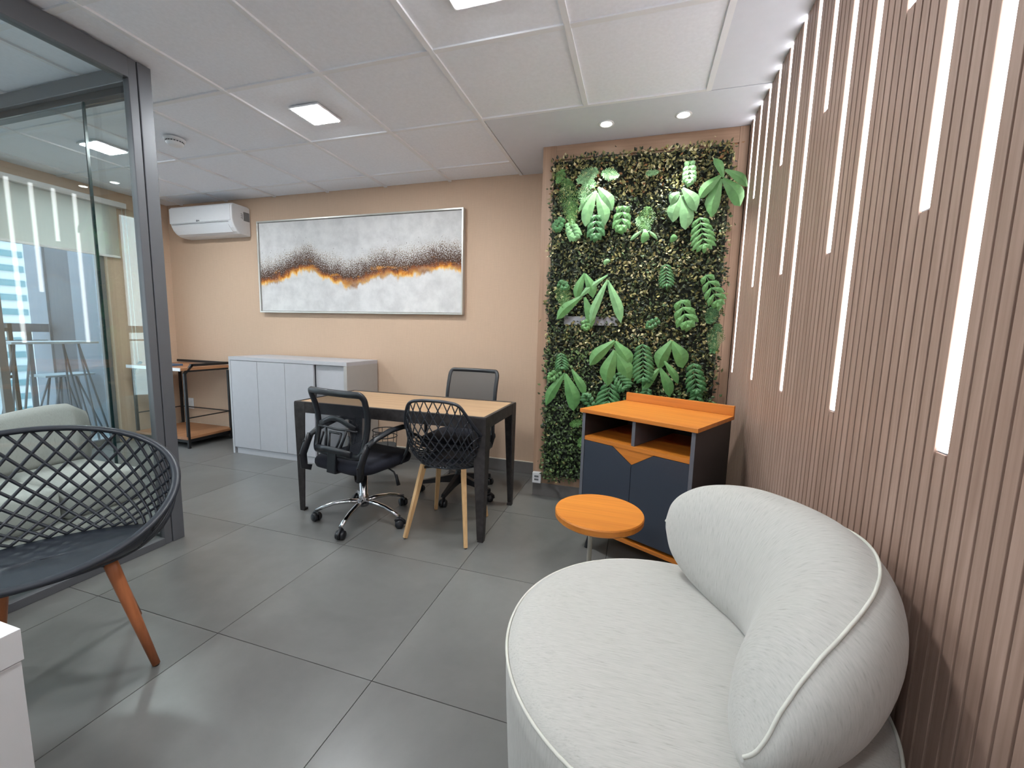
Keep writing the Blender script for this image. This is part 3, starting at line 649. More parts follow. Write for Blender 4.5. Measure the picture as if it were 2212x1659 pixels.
# ============================================================ GREY CABINET
t = thing('storage_cabinet', 'long grey laminate cabinet with flat doors against the back wall', 'cabinet', (-3.0, 3.13, 0))
cx0, cx1, cy0, cy1, cz = -3.645, -2.335, 2.905, YB-0.022, 0.92
MB().bx(cx0, cx1, cy0, cy1, cz-0.032, cz).build('top', 'cabgrey', t, 0.001, world=True)
MB().bx(cx0, cx0+0.022, cy0, cy1, 0.0, cz-0.0325).build('side_panel', 'cabgrey', t, 0.001, world=True)
MB().bx(cx1-0.032, cx1, cy0, cy1, 0.0, cz-0.0325).build('side_panel', 'cabside', t, 0.001, world=True)
MB().bx(cx0+0.022, cx1-0.032, cy1-0.012, cy1, 0.05, cz-0.033).build('back_panel', 'cabside', t, world=True)
MB().bx(cx0+0.022, cx1-0.032, cy0+0.02, cy1-0.012, 0.045, 0.062).build('bottom_panel', 'cabside', t, world=True)
MB().bx(cx0+0.04, cx1-0.032, cy0+0.012, cy0+0.03, 0.0, 0.056).build('plinth', 'cabgrey', t, 0.001, world=True)
MB().bx(cx0+0.03, cx1-0.04, cy0+0.05, cy1-0.02, 0.062, cz-0.05).build('carcass', 'cabgap', t, world=True)
iw = (cx1-0.032)-(cx0+0.022); dw = iw/4
for k in range(4):
    a = cx0+0.022+dw*k; off = 0.0 if k < 3 else 0.022
    aa = a+0.002 if k < 3 else a+0.008
    MB().bx(aa, a+dw-0.002, cy0+0.002+off, cy0+0.020+off, 0.062, cz-0.036).build('door', 'cabgrey', t, 0.001, world=True)
MB().bx(cx0+0.022+3*dw-0.003, cx0+0.022+3*dw+0.006, cy0+0.022, cy0+0.045, 0.062, cz-0.036).build('door_gap', 'cabgap', t, world=True)

# ============================================================ RACK (bar cart) in the corner
t = thing('console_rack', 'low two tier rack of wood boards in a thin black metal frame', 'rack', (-4.5, 3.07, 0))
rx0, rx1, ry0, ry1 = -4.86, -4.13, 2.85, 3.32
MB().bx(rx0-0.01, rx1+0.0, ry0-0.04, ry1-0.02, 0.765, 0.79).build('top_board', 'walnut', t, 0.001, world=True)
MB().bx(rx0-0.012, rx1, ry0-0.046, ry0-0.041, 0.762, 0.792).build('edge_band', 'white', t, world=True)
MB().bx(rx0+0.01, rx1-0.005, ry0-0.02, ry1, 0.09, 0.115).build('bottom_board', 'walnut', t, 0.001, world=True)
MB().bx(rx0+0.02, rx1-0.02, ry0, ry1-0.01, 0.055, 0.088).build('board_frame', 'blackmetal', t, world=True)
for (x, y) in ((rx1-0.011, ry0), (rx0+0.011, ry0), (rx1-0.011, ry1-0.03), (rx0+0.011, ry1-0.03)):
    m = MB(); m.bx(x-0.011, x+0.011, y-0.011, y+0.011, 0, 0.74)
    if y < 3: m.bar((x, y, 0.735), (x, y+0.075, 0.815), 0.022, 0.022)
    m.build('leg', 'blackmetal', t, 0.001, world=True)
m = MB(); m.bx(rx0, rx1, ry1-0.045, ry1-0.025, 0.80, 0.825); m.bx(rx1-0.022, rx1, ry0+0.06, ry1-0.03, 0.80, 0.825); m.build('top_rail', 'blackmetal', t, 0.001, world=True)
MB().bx(rx1-0.018, rx1-0.004, ry0+0.01, ry1-0.03, 0.748, 0.764).build('side_rail', 'blackmetal', t, world=True)
m = MB(); m.bx(rx0+0.01, rx1-0.01, ry1-0.035, ry1-0.025, 0.295, 0.305); m.bx(rx1-0.016, rx1-0.006, ry0, ry1-0.03, 0.295, 0.305); m.bx(rx0+0.006, rx0+0.016, ry0, ry1-0.03, 0.295, 0.305)
m.build('guard_rail', 'blackmetal', t, world=True)
bk = MB().bx(-4.66, -4.40, 2.86, 3.02, 0.7905, 0.808).build('folder', 'blue'); tag(bk, 'thin blue folder lying on the rack top behind the glass', 'folder')
# waste basket
t = thing('waste_basket', 'round dark wire waste basket on the floor behind the mesh chair', 'basket', (-2.09, 3.08, 0))
m = MB()
for z, r in ((0.33, 0.105), (0.275, 0.103), (0.012, 0.088)): m.tube([(r*cos(a*pi/16), r*sin(a*pi/16), z) for a in range(32)], 0.0045, 6, True)
for k in range(6):
    a = 2*pi*k/6+0.3; m.tube([(0.105*cos(a), 0.105*sin(a), 0.33), (0.088*cos(a), 0.088*sin(a), 0.012)], 0.003, 5)
m.build('wire_frame', 'blackmetal', t)
MB().lathe([(0.0, 0.006), (0.086, 0.006), (0.098, 0.20), (0.095, 0.20), (0.083, 0.01), (0.0, 0.010)], n=32).build('liner', 'meshgrey', t)

# ============================================================ DARK CABINET
import mathutils
ang = math.atan2(-0.288, 0.538)
t = thing('side_cabinet', 'dark blue grey cabinet with an orange wood top and two open compartments', 'cabinet', (-0.273, 2.252, 0), ang)
W, D, H = 0.61, 0.47, 0.80
MB().bx(-0.012, W+0.012, -0.012, D, H-0.020, H).build('top', 'freijo', t, 0.001)
MB().bx(0.0, W+0.012, D-0.016, D, H+0.0005, H+0.052).build('backsplash', 'freijo', t, 0.001)
MB().bx(0.0, 0.018, 0.0, D-0.004, 0.155, H-0.0205).build('side_panel', ['charcoal'], t, 0.001)
MB().bx(W-0.018, W, 0.0, D-0.004, 0.155, H-0.0205).build('side_panel', ['charcoal'], t, 0.001)
MB().bx(0.0, 0.018, -0.002, 0.0, 0.155, H-0.021).build('edge_band', 'charcoaledge', t); MB().bx(W-0.018, W, -0.002, 0.0, 0.155, H-0.021).build('edge_band', 'charcoaledge', t)
MB().bx(0.018, W-0.018, D-0.012, D-0.004, 0.17, H-0.0205).build('back_panel', 'charcoal', t)
MB().bx(W/2-0.009, W/2+0.009, 0.004, D-0.013, 0.652, H-0.0205).build('divider', 'charcoaledge', t, 0.0005)
MB().bx(0.0185, W-0.0185, 0.0, D-0.013, 0.630, 0.651).build('shelf', 'freijo', t, 0.0005)
m = MB(); m.add([(W/2-0.115, 0.004, 0.63), (W/2+0.115, 0.004, 0.63), (W/2, 0.004, 0.555), (W/2-0.115, 0.016, 0.63), (W/2+0.115, 0.016, 0.63), (W/2, 0.016, 0.555)], [(0, 2, 1), (3, 4, 5), (0, 1, 4, 3), (1, 2, 5, 4), (2, 0, 3, 5)])
m.build('grip_panel', 'freijo', t)
for sgn in (-1, 1):
    xo = 0.019 if sgn < 0 else W-0.019; xi = W/2+sgn*0.0012
    xn = W/2+sgn*0.115
    pts = [(xo, 0.172), (xi, 0.172), (xi, 0.553), (xn, 0.6275), (xo, 0.6275)]
    vs = [(x, 0.0, z) for x, z in pts]+[(x, 0.016, z) for x, z in pts]
    f = [(0, 1, 2, 3, 4), (9, 8, 7, 6, 5)]+[(i, i+5, (i+1) % 5+5, (i+1) % 5) for i in range(5)]
    MB().add(vs, f).build('door', 'navy', t, 0.0008)
MB().bx(-0.004, W+0.004, -0.006, D-0.004, 0.138, 0.156).build('base_board', 'freijo', t, 0.001)
for (x, y) in ((0.07, 0.06), (W-0.07, 0.06), (0.07, D-0.07), (W-0.07, D-0.07)):
    ox = -0.03 if x < 0.3 else 0.03; oy = -0.03 if y < 0.2 else 0.03
    MB().tube([(x, y, 0.138), (x+ox, y+oy, 0.001)], [0.020, 0.010], 14).build('leg', 'blackplastic', t)

# ============================================================ SIDE TABLE
t = thing('side_table', 'small round orange wood side table on a thin cream leg', 'table', (-0.115, 1.626, 0))
MB().lathe([(0.0, 0.468), (0.168, 0.468), (0.174, 0.474), (0.175, 0.494), (0.172, 0.499), (0.0, 0.500)], n=64, smooth=False).build('tabletop', 'freijo', t, smooth_all=False)
MB().lathe([(0.009, 0.012), (0.009, 0.466), (0.03, 0.4665), (0.03, 0.4678)], (-0.028, -0.02, 0), 16).build('leg', 'creamleg', t)
MB().lathe([(0.0, 0.0), (0.12, 0.0), (0.12, 0.008), (0.115, 0.011), (0.0, 0.012)], (-0.0, 0.0, 0), 48).build('foot_plate', 'creamleg', t)

# ============================================================ OFFICE CHAIRS
def rrect(w, d, r, n=6):
    pts = []
    for cx, cy, a0 in ((w/2-r, d/2-r, 0), (-w/2+r, d/2-r, pi/2), (-w/2+r, -d/2+r, pi), (w/2-r, -d/2+r, 1.5*pi)):
        for k in range(n+1): a = a0+pi/2*k/n; pts.append((cx+r*cos(a), cy+r*sin(a)))
    return pts
def caster(t, x, y, ang_):
    c = MB()
    for s_ in (-1, 1): c.lathe([(0.0, -0.011), (0.022, -0.011), (0.026, -0.007), (0.026, 0.007), (0.022, 0.011), (0.0, 0.011)], (s_*0.014, 0, 0.0265), 20, axis='x')
    R_ = Matrix.Translation((x, y, 0)) @ Matrix.Rotation(ang_, 4, 'Z')
    o = c.xf(R_).build('caster', 'blackplastic', t)
    h = MB(); h.tube([(0, -0.030, 0.022), (0, -0.027, 0.040), (0, -0.010, 0.056), (0, 0.012, 0.055), (0, 0.024, 0.044)], 0.010, 8, flat=0.9); h.tube([(0, 0, 0.05), (0, 0, 0.075)], 0.007, 8)
    h.xf(R_).build('fork', 'blackplastic', o)
def star_base(t, R, phase, mat, chrome):
    for k in range(5):
        a = phase+2*pi*k/5; d = Vector((cos(a), sin(a), 0)); m = MB()
        if chrome:
            m.tube([d*0.02+Vector((0, 0, 0.112)), d*0.09+Vector((0, 0, 0.118)), d*(R*0.62)+Vector((0, 0, 0.108)), d*(R*0.80)+Vector((0, 0, 0.092)), d*R*1.0+Vector((0, 0, 0.070))], [0.020, 0.017, 0.0145, 0.014, 0.013], 10, up=(0, 0, 1), flat=0.8)
        else:
            sd = Vector((-d.y, d.x, 0)); rr = []
            for u, w_, zt, zb in ((0.02, 0.026, 0.150, 0.085), (R*0.45, 0.022, 0.125, 0.083), (R, 0.017, 0.090, 0.066)):
                c = d*u; rr.append([c-sd*w_+Vector((0, 0, zb)), c+sd*w_+Vector((0, 0, zb)), c+sd*w_*0.75+Vector((0, 0, zt)), c-sd*w_*0.75+Vector((0, 0, zt))])
            m.loft(rr, smooth=False)
        m.build('base_arm', mat, t, 0.0 if chrome else 0.003)
        caster(t, d.x*R, d.y*R, a+0.9+k*0.7)
def office_chair(name, label, loc, rz, base_phase, chrome, seat_z, back_w, back_h, tall):
    t = thing(name, label, 'chair', loc, rz)
    star_base(t, 0.285, base_phase-rz, 'chrome' if chrome else 'blackplastic', chrome)
    m = MB()
    if chrome: m.lathe([(0.030, 0.085), (0.030, 0.16), (0.024, 0.165), (0.024, 0.30), (0.014, 0.302), (0.014, seat_z-0.06)], n=24)
    else: m.lathe([(0.034, 0.08), (0.034, 0.15), (0.025, 0.16), (0.025, seat_z-0.06)], n=24)
    m.build('gas_post', 'chrome' if chrome else 'blackplastic', t)
    MB().bx(-0.08, 0.08, -0.09, 0.09, seat_z-0.075, seat_z-0.045).build('tilt_plate', 'blackplastic', t, 0.006)
    m = MB(); m.tube([(0.07, 0.03, seat_z-0.06), (0.17, 0.04, seat_z-0.065), (0.215, 0.045, seat_z-0.085), (0.235, 0.05, seat_z-0.13)], 0.005, 8); m.tube([(0.228, 0.048, seat_z-0.10), (0.245, 0.052, seat_z-0.165)], [0.009, 0.012], 10)
    m.build('lever', 'blackplastic', t)
    # seat
    rings = []
    for (s_, z) in ((0.90, seat_z-0.052), (0.97, seat_z-0.045), (1.0, seat_z-0.025), (0.995, seat_z-0.008), (0.95, seat_z+0.008), (0.80, seat_z+0.016), (0.4, seat_z+0.012), (0.05, seat_z+0.010)):
        rings.append([(x*s_, y*s_+0.01, z-(0.025*max(0, y*s_/0.24-0.6)**1.5 if y > 0 else 0)) for x, y in rrect(0.47, 0.46, 0.10)])
    MB().loft(rings).build('seat', 'seatfabric', t)
    # back: curved frame
    zb0, zt0 = seat_z+0.06, seat_z+0.06+back_h
    def bp(u, v):   # u -1..1 across, v 0..1 up
        x = u*back_w/2*(0.86+0.14*v if tall else 1.0+(-0.06 if v < .3 else 0)*1); y = -0.215-(0.02 if tall else 0.07)*(v**2)+0.024*u*u+(0.045 if tall else 0.015)*sin(pi*v*0.9)
        return Vector((x, y, zb0+(zt0-zb0)*v))
    loop = []
    q = 0.12; N_ = 8
    us = [(-1+q, 0), (1-q, 0)]
    path2 = []
    def arc(cx, cz_, a0, a1):
        for k in range(7): a = a0+(a1-a0)*k/6; path2.append((cx+q*cos(a), cz_+q*0.9*sin(a)))
    arc(1-q, q*0.9, -pi/2, 0); path2 += [(1, v) for v in (0.3, 0.45, 0.6, 0.75)]; arc(1-q, 1-q*0.9, 0, pi/2); path2 += [(u, 1) for u in (0.5, 0.0, -0.5)]
    arc(-1+q, 1-q*0.9, pi/2, pi); path2 += [(-1, v) for v in (0.75, 0.6, 0.45, 0.3)]; arc(-1+q, q*0.9, pi, 1.5*pi); path2 += [(u, 0) for u in (-0.5, 0.0, 0.5)]
    pts = [bp(u, v) for u, v in path2]
    MB().tube(pts, 0.020 if tall else 0.016, 8, True, flat=0.7, up=(0, 1, 0)).build('back_frame', 'blackplastic', t)
    gr = [[bp(-0.96+1.92*i/12, 0.03+0.94*j/10)+Vector((0, 0.006, 0)) for i in range(13)] for j in range(11)]
    MB().loft(gr, 0, True, False, False).build('back_mesh', 'meshblack' if tall else 'meshgrey', t)
    if tall:
        # lumbar frame behind the mesh
        m = MB()
        def lp(u, v): return bp(u, v)+Vector((0, -0.022, 0))
        m.tube([lp(-0.72, 0.44), lp(-0.45, 0.50), lp(-0.2, 0.56), lp(0.0, 0.575), lp(0.2, 0.56), lp(0.45, 0.50), lp(0.72, 0.44)], 0.017, 8, flat=0.35, up=(0, 1, 0))
        m.tube([lp(-0.80, 0.40), lp(-0.4, 0.41), lp(0.0, 0.40), lp(0.4, 0.41), lp(0.80, 0.40)], 0.007, 6)
        for s_ in (-1, 1):
            m.tube([lp(s_*0.42, 0.40), lp(s_*0.36, 0.24), lp(s_*0.30, 0.10)], 0.008, 6)
            m.tube([lp(s_*0.24, 0.34), lp(s_*0.20, 0.20), lp(s_*0.14, 0.09)], 0.007, 6)
            m.tube([lp(s_*0.62, 0.10), lp(s_*0.58, 0.22), lp(s_*0.52, 0.32)], 0.007, 6)
        m.tube([lp(-0.24, 0.34), lp(0.24, 0.34)], 0.007, 6); m.tube([lp(-0.75, 0.05), lp(-0.3, 0.07), lp(0.3, 0.07), lp(0.75, 0.05)], 0.020, 8, flat=0.6, up=(0, 1, 0))
        m.build('lumbar_support', 'blackplastic', t)
        # back carrier under seat
    m = MB(); m.bar((0, -0.08, seat_z-0.055), (0, -0.235, seat_z-0.045), 0.07, 0.014); m.bar((0, -0.235, seat_z-0.05), (0, -0.222, seat_z+0.09), 0.07, 0.014, up=(0, 1, 0)); m.build('back_bracket', 'blackplastic', t, 0.003)
    for s_ in (-1, 1):
        m = MB(); x = s_*((0.228 if s_ < 0 else 0.245) if tall else 0.245)
        if tall:
            m.tube([(x*0.88, -0.215, seat_z-0.055), (x, -0.245, seat_z-0.045), (x*1.03, -0.245, seat_z+0.03), (x*1.03, -0.215, seat_z+0.10), (x*1.03, -0.19, seat_z+0.145)], [0.018, 0.024, 0.024, 0.024, 0.022], 10, flat=0.55, up=(1, 0, 0))
            m.tube([(x*1.03, -0.20, seat_z+0.135), (x*1.04, -0.14, seat_z+0.165), (x*1.05, -0.02, seat_z+0.195), (x*1.06, 0.08, seat_z+0.20), (x*1.05, 0.13, seat_z+0.18), (x*1.03, 0.15, seat_z+0.13), (x*1.0, 0.13, seat_z+0.04), (x*0.92, 0.10, seat_z-0.04), (x*0.7, 0.09, seat_z-0.055)], [0.02, 0.022, 0.024, 0.024, 0.022, 0.018, 0.016, 0.016, 0.014], 10, flat=0.6, up=(0, 0, 1))
        else:
            m.tube([(x*0.7, 0.02, seat_z-0.055), (x*1.06, 0.02, seat_z-0.05), (x*1.10, 0.02, seat_z), (x*1.10, 0.02, seat_z+0.16)], 0.014, 8)
            m.tube([(x*1.10, -0.10, seat_z+0.175), (x*1.10, 0.0, seat_z+0.18), (x*1.10, 0.12, seat_z+0.17)], 0.022, 10, flat=0.5, up=(0, 0, 1))
        a = m.build('armrest', 'blackplastic', t)
        if tall:
            for zz, yy in ((0.11, -0.238), (0.03, -0.268)): MB().lathe([(0.0, -0.004), (0.0055, -0.004), (0.0055, 0.003), (0.0, 0.003)], (x*1.03, yy, seat_z+zz), 10, axis='y').build('bolt', 'blackmetal', a)
    return t
office_chair('office_chair', 'black mesh back office chair on a chrome star base in front of the desk', (-1.62, 2.15, 0), radians(-11), radians(208), True, 0.415, 0.45, 0.36, True)
office_chair('office_chair', 'black office chair with grey mesh back and black star base behind the desk', (-1.235, 2.76, 0), radians(179), radians(200), False, 0.44, 0.40, 0.40, False)

# ============================================================ LATTICE SHELL CHAIRS
def lattice_chair(name, label, loc, rz, rimf, seatf, legs, leg_mat, leg_r, nrib, twist, rib_r, rim_r, phi0, square):
    t = thing(name, label, 'chair', loc, rz)
    NR = 96
    MB().tube([rimf(2*pi*k/NR) for k in range(NR)], rim_r, 10, True, flat=0.75, up=(0, 0, 1)).build('rim', 'shell', t)
    def surf(ph, s_):
        R_ = rimf(ph); E_ = seatf(ph); Cc = Vector((R_.x*0.88+E_.x*0.12, R_.y*0.88+E_.y*0.12, E_.z+0.20*(R_.z-E_.z)))
        return E_*(1-s_)**2+Cc*(2*s_*(1-s_))+R_*s_**2
    m = MB()
    for k in range(nrib):
        a0 = phi0+(2*pi-2*phi0)*(k+0.5)/nrib
        for sg in (-1, 1):
            pts = []
            for i in range(15):
                s_ = 1-i/14; ph = a0+sg*twist*(1-s_)
                if ph < phi0*0.72 or ph > 2*pi-phi0*0.72: break
                pts.append(surf(ph, s_))
            if len(pts) > 2: m.tube(pts, rib_r, 6)
    m.build('lattice_back', 'shell', t)
    # solid shell wings at front between lattice and rim
    for sg in (1, -1):
        rings = []
        for i in range(9):
            ph = sg*(phi0*0.80*i/8.0)
            rings.append([surf(ph, j/6) for j in range(7)])
        g = MB().loft(rings, 0, True, False, False)
        o = g.build('front_wing', 'shell', t); sm = o.modifiers.new('s', 'SOLIDIFY'); sm.thickness = 0.006; sm.offset = 0
    # seat plate
    rings = []
    for s_ in (1.0, 0.85, 0.6, 0.3, 0.02):
        rings.append([Vector((seatf(2*pi*k/64).x*s_, seatf(2*pi*k/64).y*s_, seatf(2*pi*k/64).z-0.018*(1-s_**2))) for k in range(64)])
    o = MB().loft(rings, 0, True, False).build('seat', 'shell', t); sm = o.modifiers.new('s', 'SOLIDIFY'); sm.thickness = 0.010; sm.offset = -1
    zs = seatf(0).z
    m = MB()
    for (tx, ty, fx, fy) in legs: m.bar((tx*0.25, ty*0.25, zs-0.036), (tx, ty, zs-0.036), 0.035, 0.014)
    m.build('under_frame', 'blackmetal', t)
    for (tx, ty, fx, fy) in legs:
        a = Vector((tx, ty, zs-0.024)); b = Vector((fx, fy, 0.004))
        if square: m = MB().bar(a, b, leg_r[0]*2, leg_r[0]*2, leg_r[1]*2, leg_r[1]*2)
        else: m = MB().tube([a, a.lerp(b, 0.12), a.lerp(b, 0.5), b], [leg_r[0], leg_r[0]*0.99, leg_r[0]*0.84, leg_r[1]], 16)
        lg = m.build('leg', leg_mat, t, 0.002 if square else 0)
        MB().lathe([(0.0, 0.0), (leg_r[1]*0.8, 0.0), (leg_r[1]*0.8, 0.004), (0, 0.004)], (fx, fy, 0), 12).build('foot_pad', 'blackplastic', lg)
    return t
# left armchair: wide oval shell
LW, LD, ZB, ZA, ZF = 0.367, 0.257, 0.808, 0.647, 0.450
def rimL(p): return Vector((-LW*sin(p), LD*cos(p)-0.007*(1-cos(p))/2, (ZF+ZB)/2-(ZB-ZF)/2*cos(p)+(ZA-(ZF+ZB)/2)*sin(p)**2))
def seatL(p):
    c = cos(p); return Vector((-LW*0.80*sin(p)*(1-0.08*max(0, -c)), (LD*0.95*c if c > 0 else LD*0.62*c), 0.430+0.012*max(0, c)**2+0.012*sin(p)**2*max(0, 1-abs(c))))
lattice_chair('lattice_armchair', 'wide graphite lattice shell armchair with brown wooden legs in the left foreground', (-1.839, 0.768, 0), radians(-26.1-90), rimL, seatL,
              [(0.15, 0.14, 0.245, 0.185), (-0.16, 0.14, -0.252, 0.180), (0.08, -0.10, 0.125, -0.19), (-0.14, -0.10, -0.238, -0.196)], 'brownleg', (0.019, 0.0115), 25, radians(62), 0.0054, 0.0145, radians(62), False)
# desk armchair: narrower upright back
RIMC = [(0, 0.215, 0.450), (0.11, 0.205, 0.452), (0.175, 0.16, 0.470), (0.215, 0.09, 0.515), (0.232, 0.0, 0.565), (0.235, -0.08, 0.60), (0.212, -0.16, 0.672), (0.178, -0.21, 0.75), (0.142, -0.238, 0.808), (0.08, -0.246, 0.824), (0, -0.25, 0.828)]
def rimD(p):
    p = p % (2*pi); sg = 1 if p <= pi else -1; u = (p if p <= pi else 2*pi-p)/pi*(len(RIMC)-1); i = min(int(u), len(RIMC)-2); f = u-i
    P_ = [Vector(RIMC[max(0, i-1)]), Vector(RIMC[i]), Vector(RIMC[i+1]), Vector(RIMC[min(len(RIMC)-1, i+2)])]
    if i == 0: P_[0] = Vector((-RIMC[1][0], RIMC[1][1], RIMC[1][2]))
    if i == len(RIMC)-2: P_[3] = Vector((-RIMC[-2][0], RIMC[-2][1], RIMC[-2][2]))
    v = 0.5*((2*P_[1])+(P_[2]-P_[0])*f+(2*P_[0]-5*P_[1]+4*P_[2]-P_[3])*f*f+(3*P_[1]-P_[0]-3*P_[2]+P_[3])*f**3)
    return Vector((-v.x*sg, v.y, v.z))
def seatD(p): c = cos(p); return Vector((-0.185*sin(p), 0.195*c if c > 0 else 0.15*c, 0.432+0.01*max(0, c)))
lattice_chair('lattice_armchair', 'black lattice shell armchair with light wooden legs pulled up to the desk', (-1.045, 2.215, 0), radians(2), rimD, seatD,
              [(0.12, 0.12, 0.160, 0.215), (-0.13, 0.12, -0.200, 0.215), (0.12, -0.10, 0.180, -0.205), (-0.13, -0.10, -0.195, -0.205)], 'lightleg', (0.015, 0.0105), 19, radians(70), 0.0036, 0.012, radians(66), True)

# ============================================================ ROUND ARMCHAIR
CX, CY = 0.127, 1.018
t = thing('round_armchair', 'large round cream linen armchair with a curved wraparound backrest beside the slatted wall', 'armchair', (CX, CY, 0))
SR, SZ = 0.413, 0.44
MB().lathe([(0.30, 0.0), (0.30, 0.035)], n=48).build('plinth', 'blackplastic', t)
MB().lathe([(0.0, 0.036), (0.37, 0.036), (0.392, 0.05), (0.403, 0.12), (0.411, 0.28), (0.415, 0.38), (SR, SZ-0.012)], n=96).build('seat_side', 'fab_z', t)
MB().lathe([(SR-0.002, SZ-0.013), (SR-0.004, SZ-0.006), (SR-0.03, SZ+0.008), (0.30, SZ+0.020), (0.15, SZ+0.026), (0.0, SZ+0.028)], n=96).build('seat_cushion', 'fab_x', t)
MB().tube([((SR+0.001)*cos(2*pi*k/120), (SR-0.001)*sin(2*pi*k/120), SZ-0.010) for k in range(120)], 0.0036, 8, True).build('piping', 'piping', t)
A0, A1 = radians(-84), radians(112)
def interp(tab, u):
    n = len(tab); i = 0
    while i < n-2 and u > tab[i+1][0]: i += 1
    a, b = tab[i], tab[i+1]; f = min(1, max(0, (u-a[0])/(b[0]-a[0])))
    pa = tab[i-1] if i > 0 else a; pb = tab[i+2] if i+2 < n else b; h = b[0]-a[0]; out = []
    for k in range(1, len(a)):
        m0 = (b[k]-pa[k])/(b[0]-pa[0])*h; m1 = (pb[k]-a[k])/(pb[0]-a[0])*h
        out.append((2*f**3-3*f**2+1)*a[k]+(f**3-2*f*f+f)*m0+(-2*f**3+3*f*f)*b[k]+(f**3-f*f)*m1)
    return out
#   angle deg: r_inner, r_outer, z_bottom, z_top, seam height fraction
BT = [(-77, 0.318, 0.338, 0.500, 0.520), (-74, 0.258, 0.362, 0.462, 0.560), (-68, 0.214, 0.376, 0.450, 0.625), (-56, 0.178, 0.388, 0.440, 0.690), (-35, 0.160, 0.392, 0.435, 0.745), (0, 0.155, 0.392, 0.435, 0.785), (40, 0.170, 0.392, 0.435, 0.785), (58, 0.192, 0.392, 0.440, 0.775), (75, 0.232, 0.388, 0.462, 0.745), (85, 0.268, 0.378, 0.500, 0.705), (90, 0.300, 0.362, 0.540, 0.665), (92, 0.325, 0.345, 0.590, 0.620)]
NA, NS = 72, 28
rings = []; uvs = []
for i in range(NA+1):
    u = i/NA; dg = -77+169*(0.5-0.5*cos(pi*u))
    ri, ro, zb, zt = interp(BT, dg); a = radians(dg); d = Vector((cos(a), sin(a), 0)); ring = []
    rc, hw, zc, hh = (ri+ro)/2, (ro-ri)/2, (zb+zt)/2, (zt-zb)/2
    for k in range(NS):
        q = 2*pi*k/NS; cx_, sy_ = cos(q), sin(q); ex = 0.90
        px_ = math.copysign(abs(cx_)**ex, cx_); pz_ = math.copysign(abs(sy_)**ex, sy_)
        lean = 0.035*pz_*min(1, hh/0.17)
        if px_ < 0 and pz_ < 0: px_ *= 1.0
        ring.append(d*(rc+hw*px_+lean)+Vector((0, 0, zc+hh*pz_))); uvs.append((u*1.2, 6.28*0.2*k/NS))
    rings.append(ring)
mb = MB().loft(rings, 0, True, True)
o = mb.build('backrest', 'fab_u', t, uv=uvs)
sub = o.modifiers.new('sub', 'SUBSURF'); sub.levels = 1; sub.render_levels = 1
# seam piping along outer upper edge
def bpt(dg, q, off=0.001):
    ri, ro, zb, zt = interp(BT, dg); a = radians(dg); d = Vector((cos(a), sin(a), 0)); rc, hw, zc, hh = (ri+ro)/2, (ro-ri)/2, (zb+zt)/2, (zt-zb)/2
    cx_, sy_ = cos(q), sin(q); px_ = math.copysign(abs(cx_)**0.9, cx_); pz_ = math.copysign(abs(sy_)**0.9, sy_)
    return d*(rc+(hw+off)*px_+0.035*pz_*min(1, hh/0.17))+Vector((0, 0, zc+(hh+off)*pz_))
def seamq(dg):
    for a, b in zip(SQ, SQ[1:]):
        if dg <= b[0]: return radians(a[1]+(b[1]-a[1])*(dg-a[0])/(b[0]-a[0]))
    return radians(SQ[-1][1])
SQ = [(-77, 40), (-74, 55), (-70, 66), (-64, 73), (-56, 77), (-45, 77.5), (-35, 76), (-25, 73), (-15, 69), (0, 62), (10, 57), (20, 52), (40, 45), (60, 38), (85, 25), (92, 10)]
pts = [bpt(-77+169*(0.5-0.5*cos(pi*k/80)), seamq(-77+169*(0.5-0.5*cos(pi*k/80)))) for k in range(81)]
MB().tube(pts, 0.0032, 8).build('back_piping', 'piping', t)

# ============================================================ SOFA behind glass
t = thing('sofa', 'cream fabric two seat sofa inside the glass partition', 'sofa', (-2.9, 0.9, 0))
def cushion(x0, x1, y0, y1, z0, z1, name, r=0.04, mat='fab_x', crown=0.0):
    m = MB(); cx_, cy_ = (x0+x1)/2, (y0+y1)/2; rings = []
    w_, d_ = x1-x0, y1-y0
    for s_, z in ((0.0, z0), (0.7, z0+r*0.1), (1, z0+r*0.6), (1, z1-r*0.8), (0.75, z1-r*0.15), (0.0, z1+crown*0.5)):
        k = r*(1-s_); rings.append([(cx_+x, cy_+y, z) for x, y in rrect(w_-2*k, d_-2*k, max(0.012, r*0.9-k*0.4), 4)])
    return m.loft(rings).build(name, mat, t, world=True)
for (a, b) in ((1.185, 1.52), (0.62, 1.175), (0.05, 0.61)): cushion(-3.05, -2.56, a, b, 0.25, 0.42, 'seat_cushion')
cushion(-3.06, -2.57, 0.05, 1.52, 0.09, 0.245, 'base', 0.02, 'fab_z')
rings = []
for i in range(21):
    u = i/20; y = 0.0+1.54*u; zt = 0.60+0.15*sin(pi*0.5*min(1, max(0, (u-0.45)/0.5)))**1.2-0.06*max(0, (u-0.93)/0.07)**2; w_ = 0.055*min(1, 3+0*u)*(1 if u < 0.96 else 0.75)
    rings.append([(-3.06+w_*cos(q)*1.0+0.03*0, y, (zt+0.40)/2+(zt-0.40)/2*sin(q)) for q in [2*pi*k/14 for k in range(14)]])
MB().loft(rings).build('backrest', 'fab_z', t, world=True)
for (x, y) in ((-3.0, 0.12), (-2.62, 0.12), (-3.0, 1.45), (-2.62, 1.45)): MB().tube([(x, y, 0.09), (x, y, 0.001)], [0.018, 0.013], 10).build('leg', 'greymetal', t, world=True)

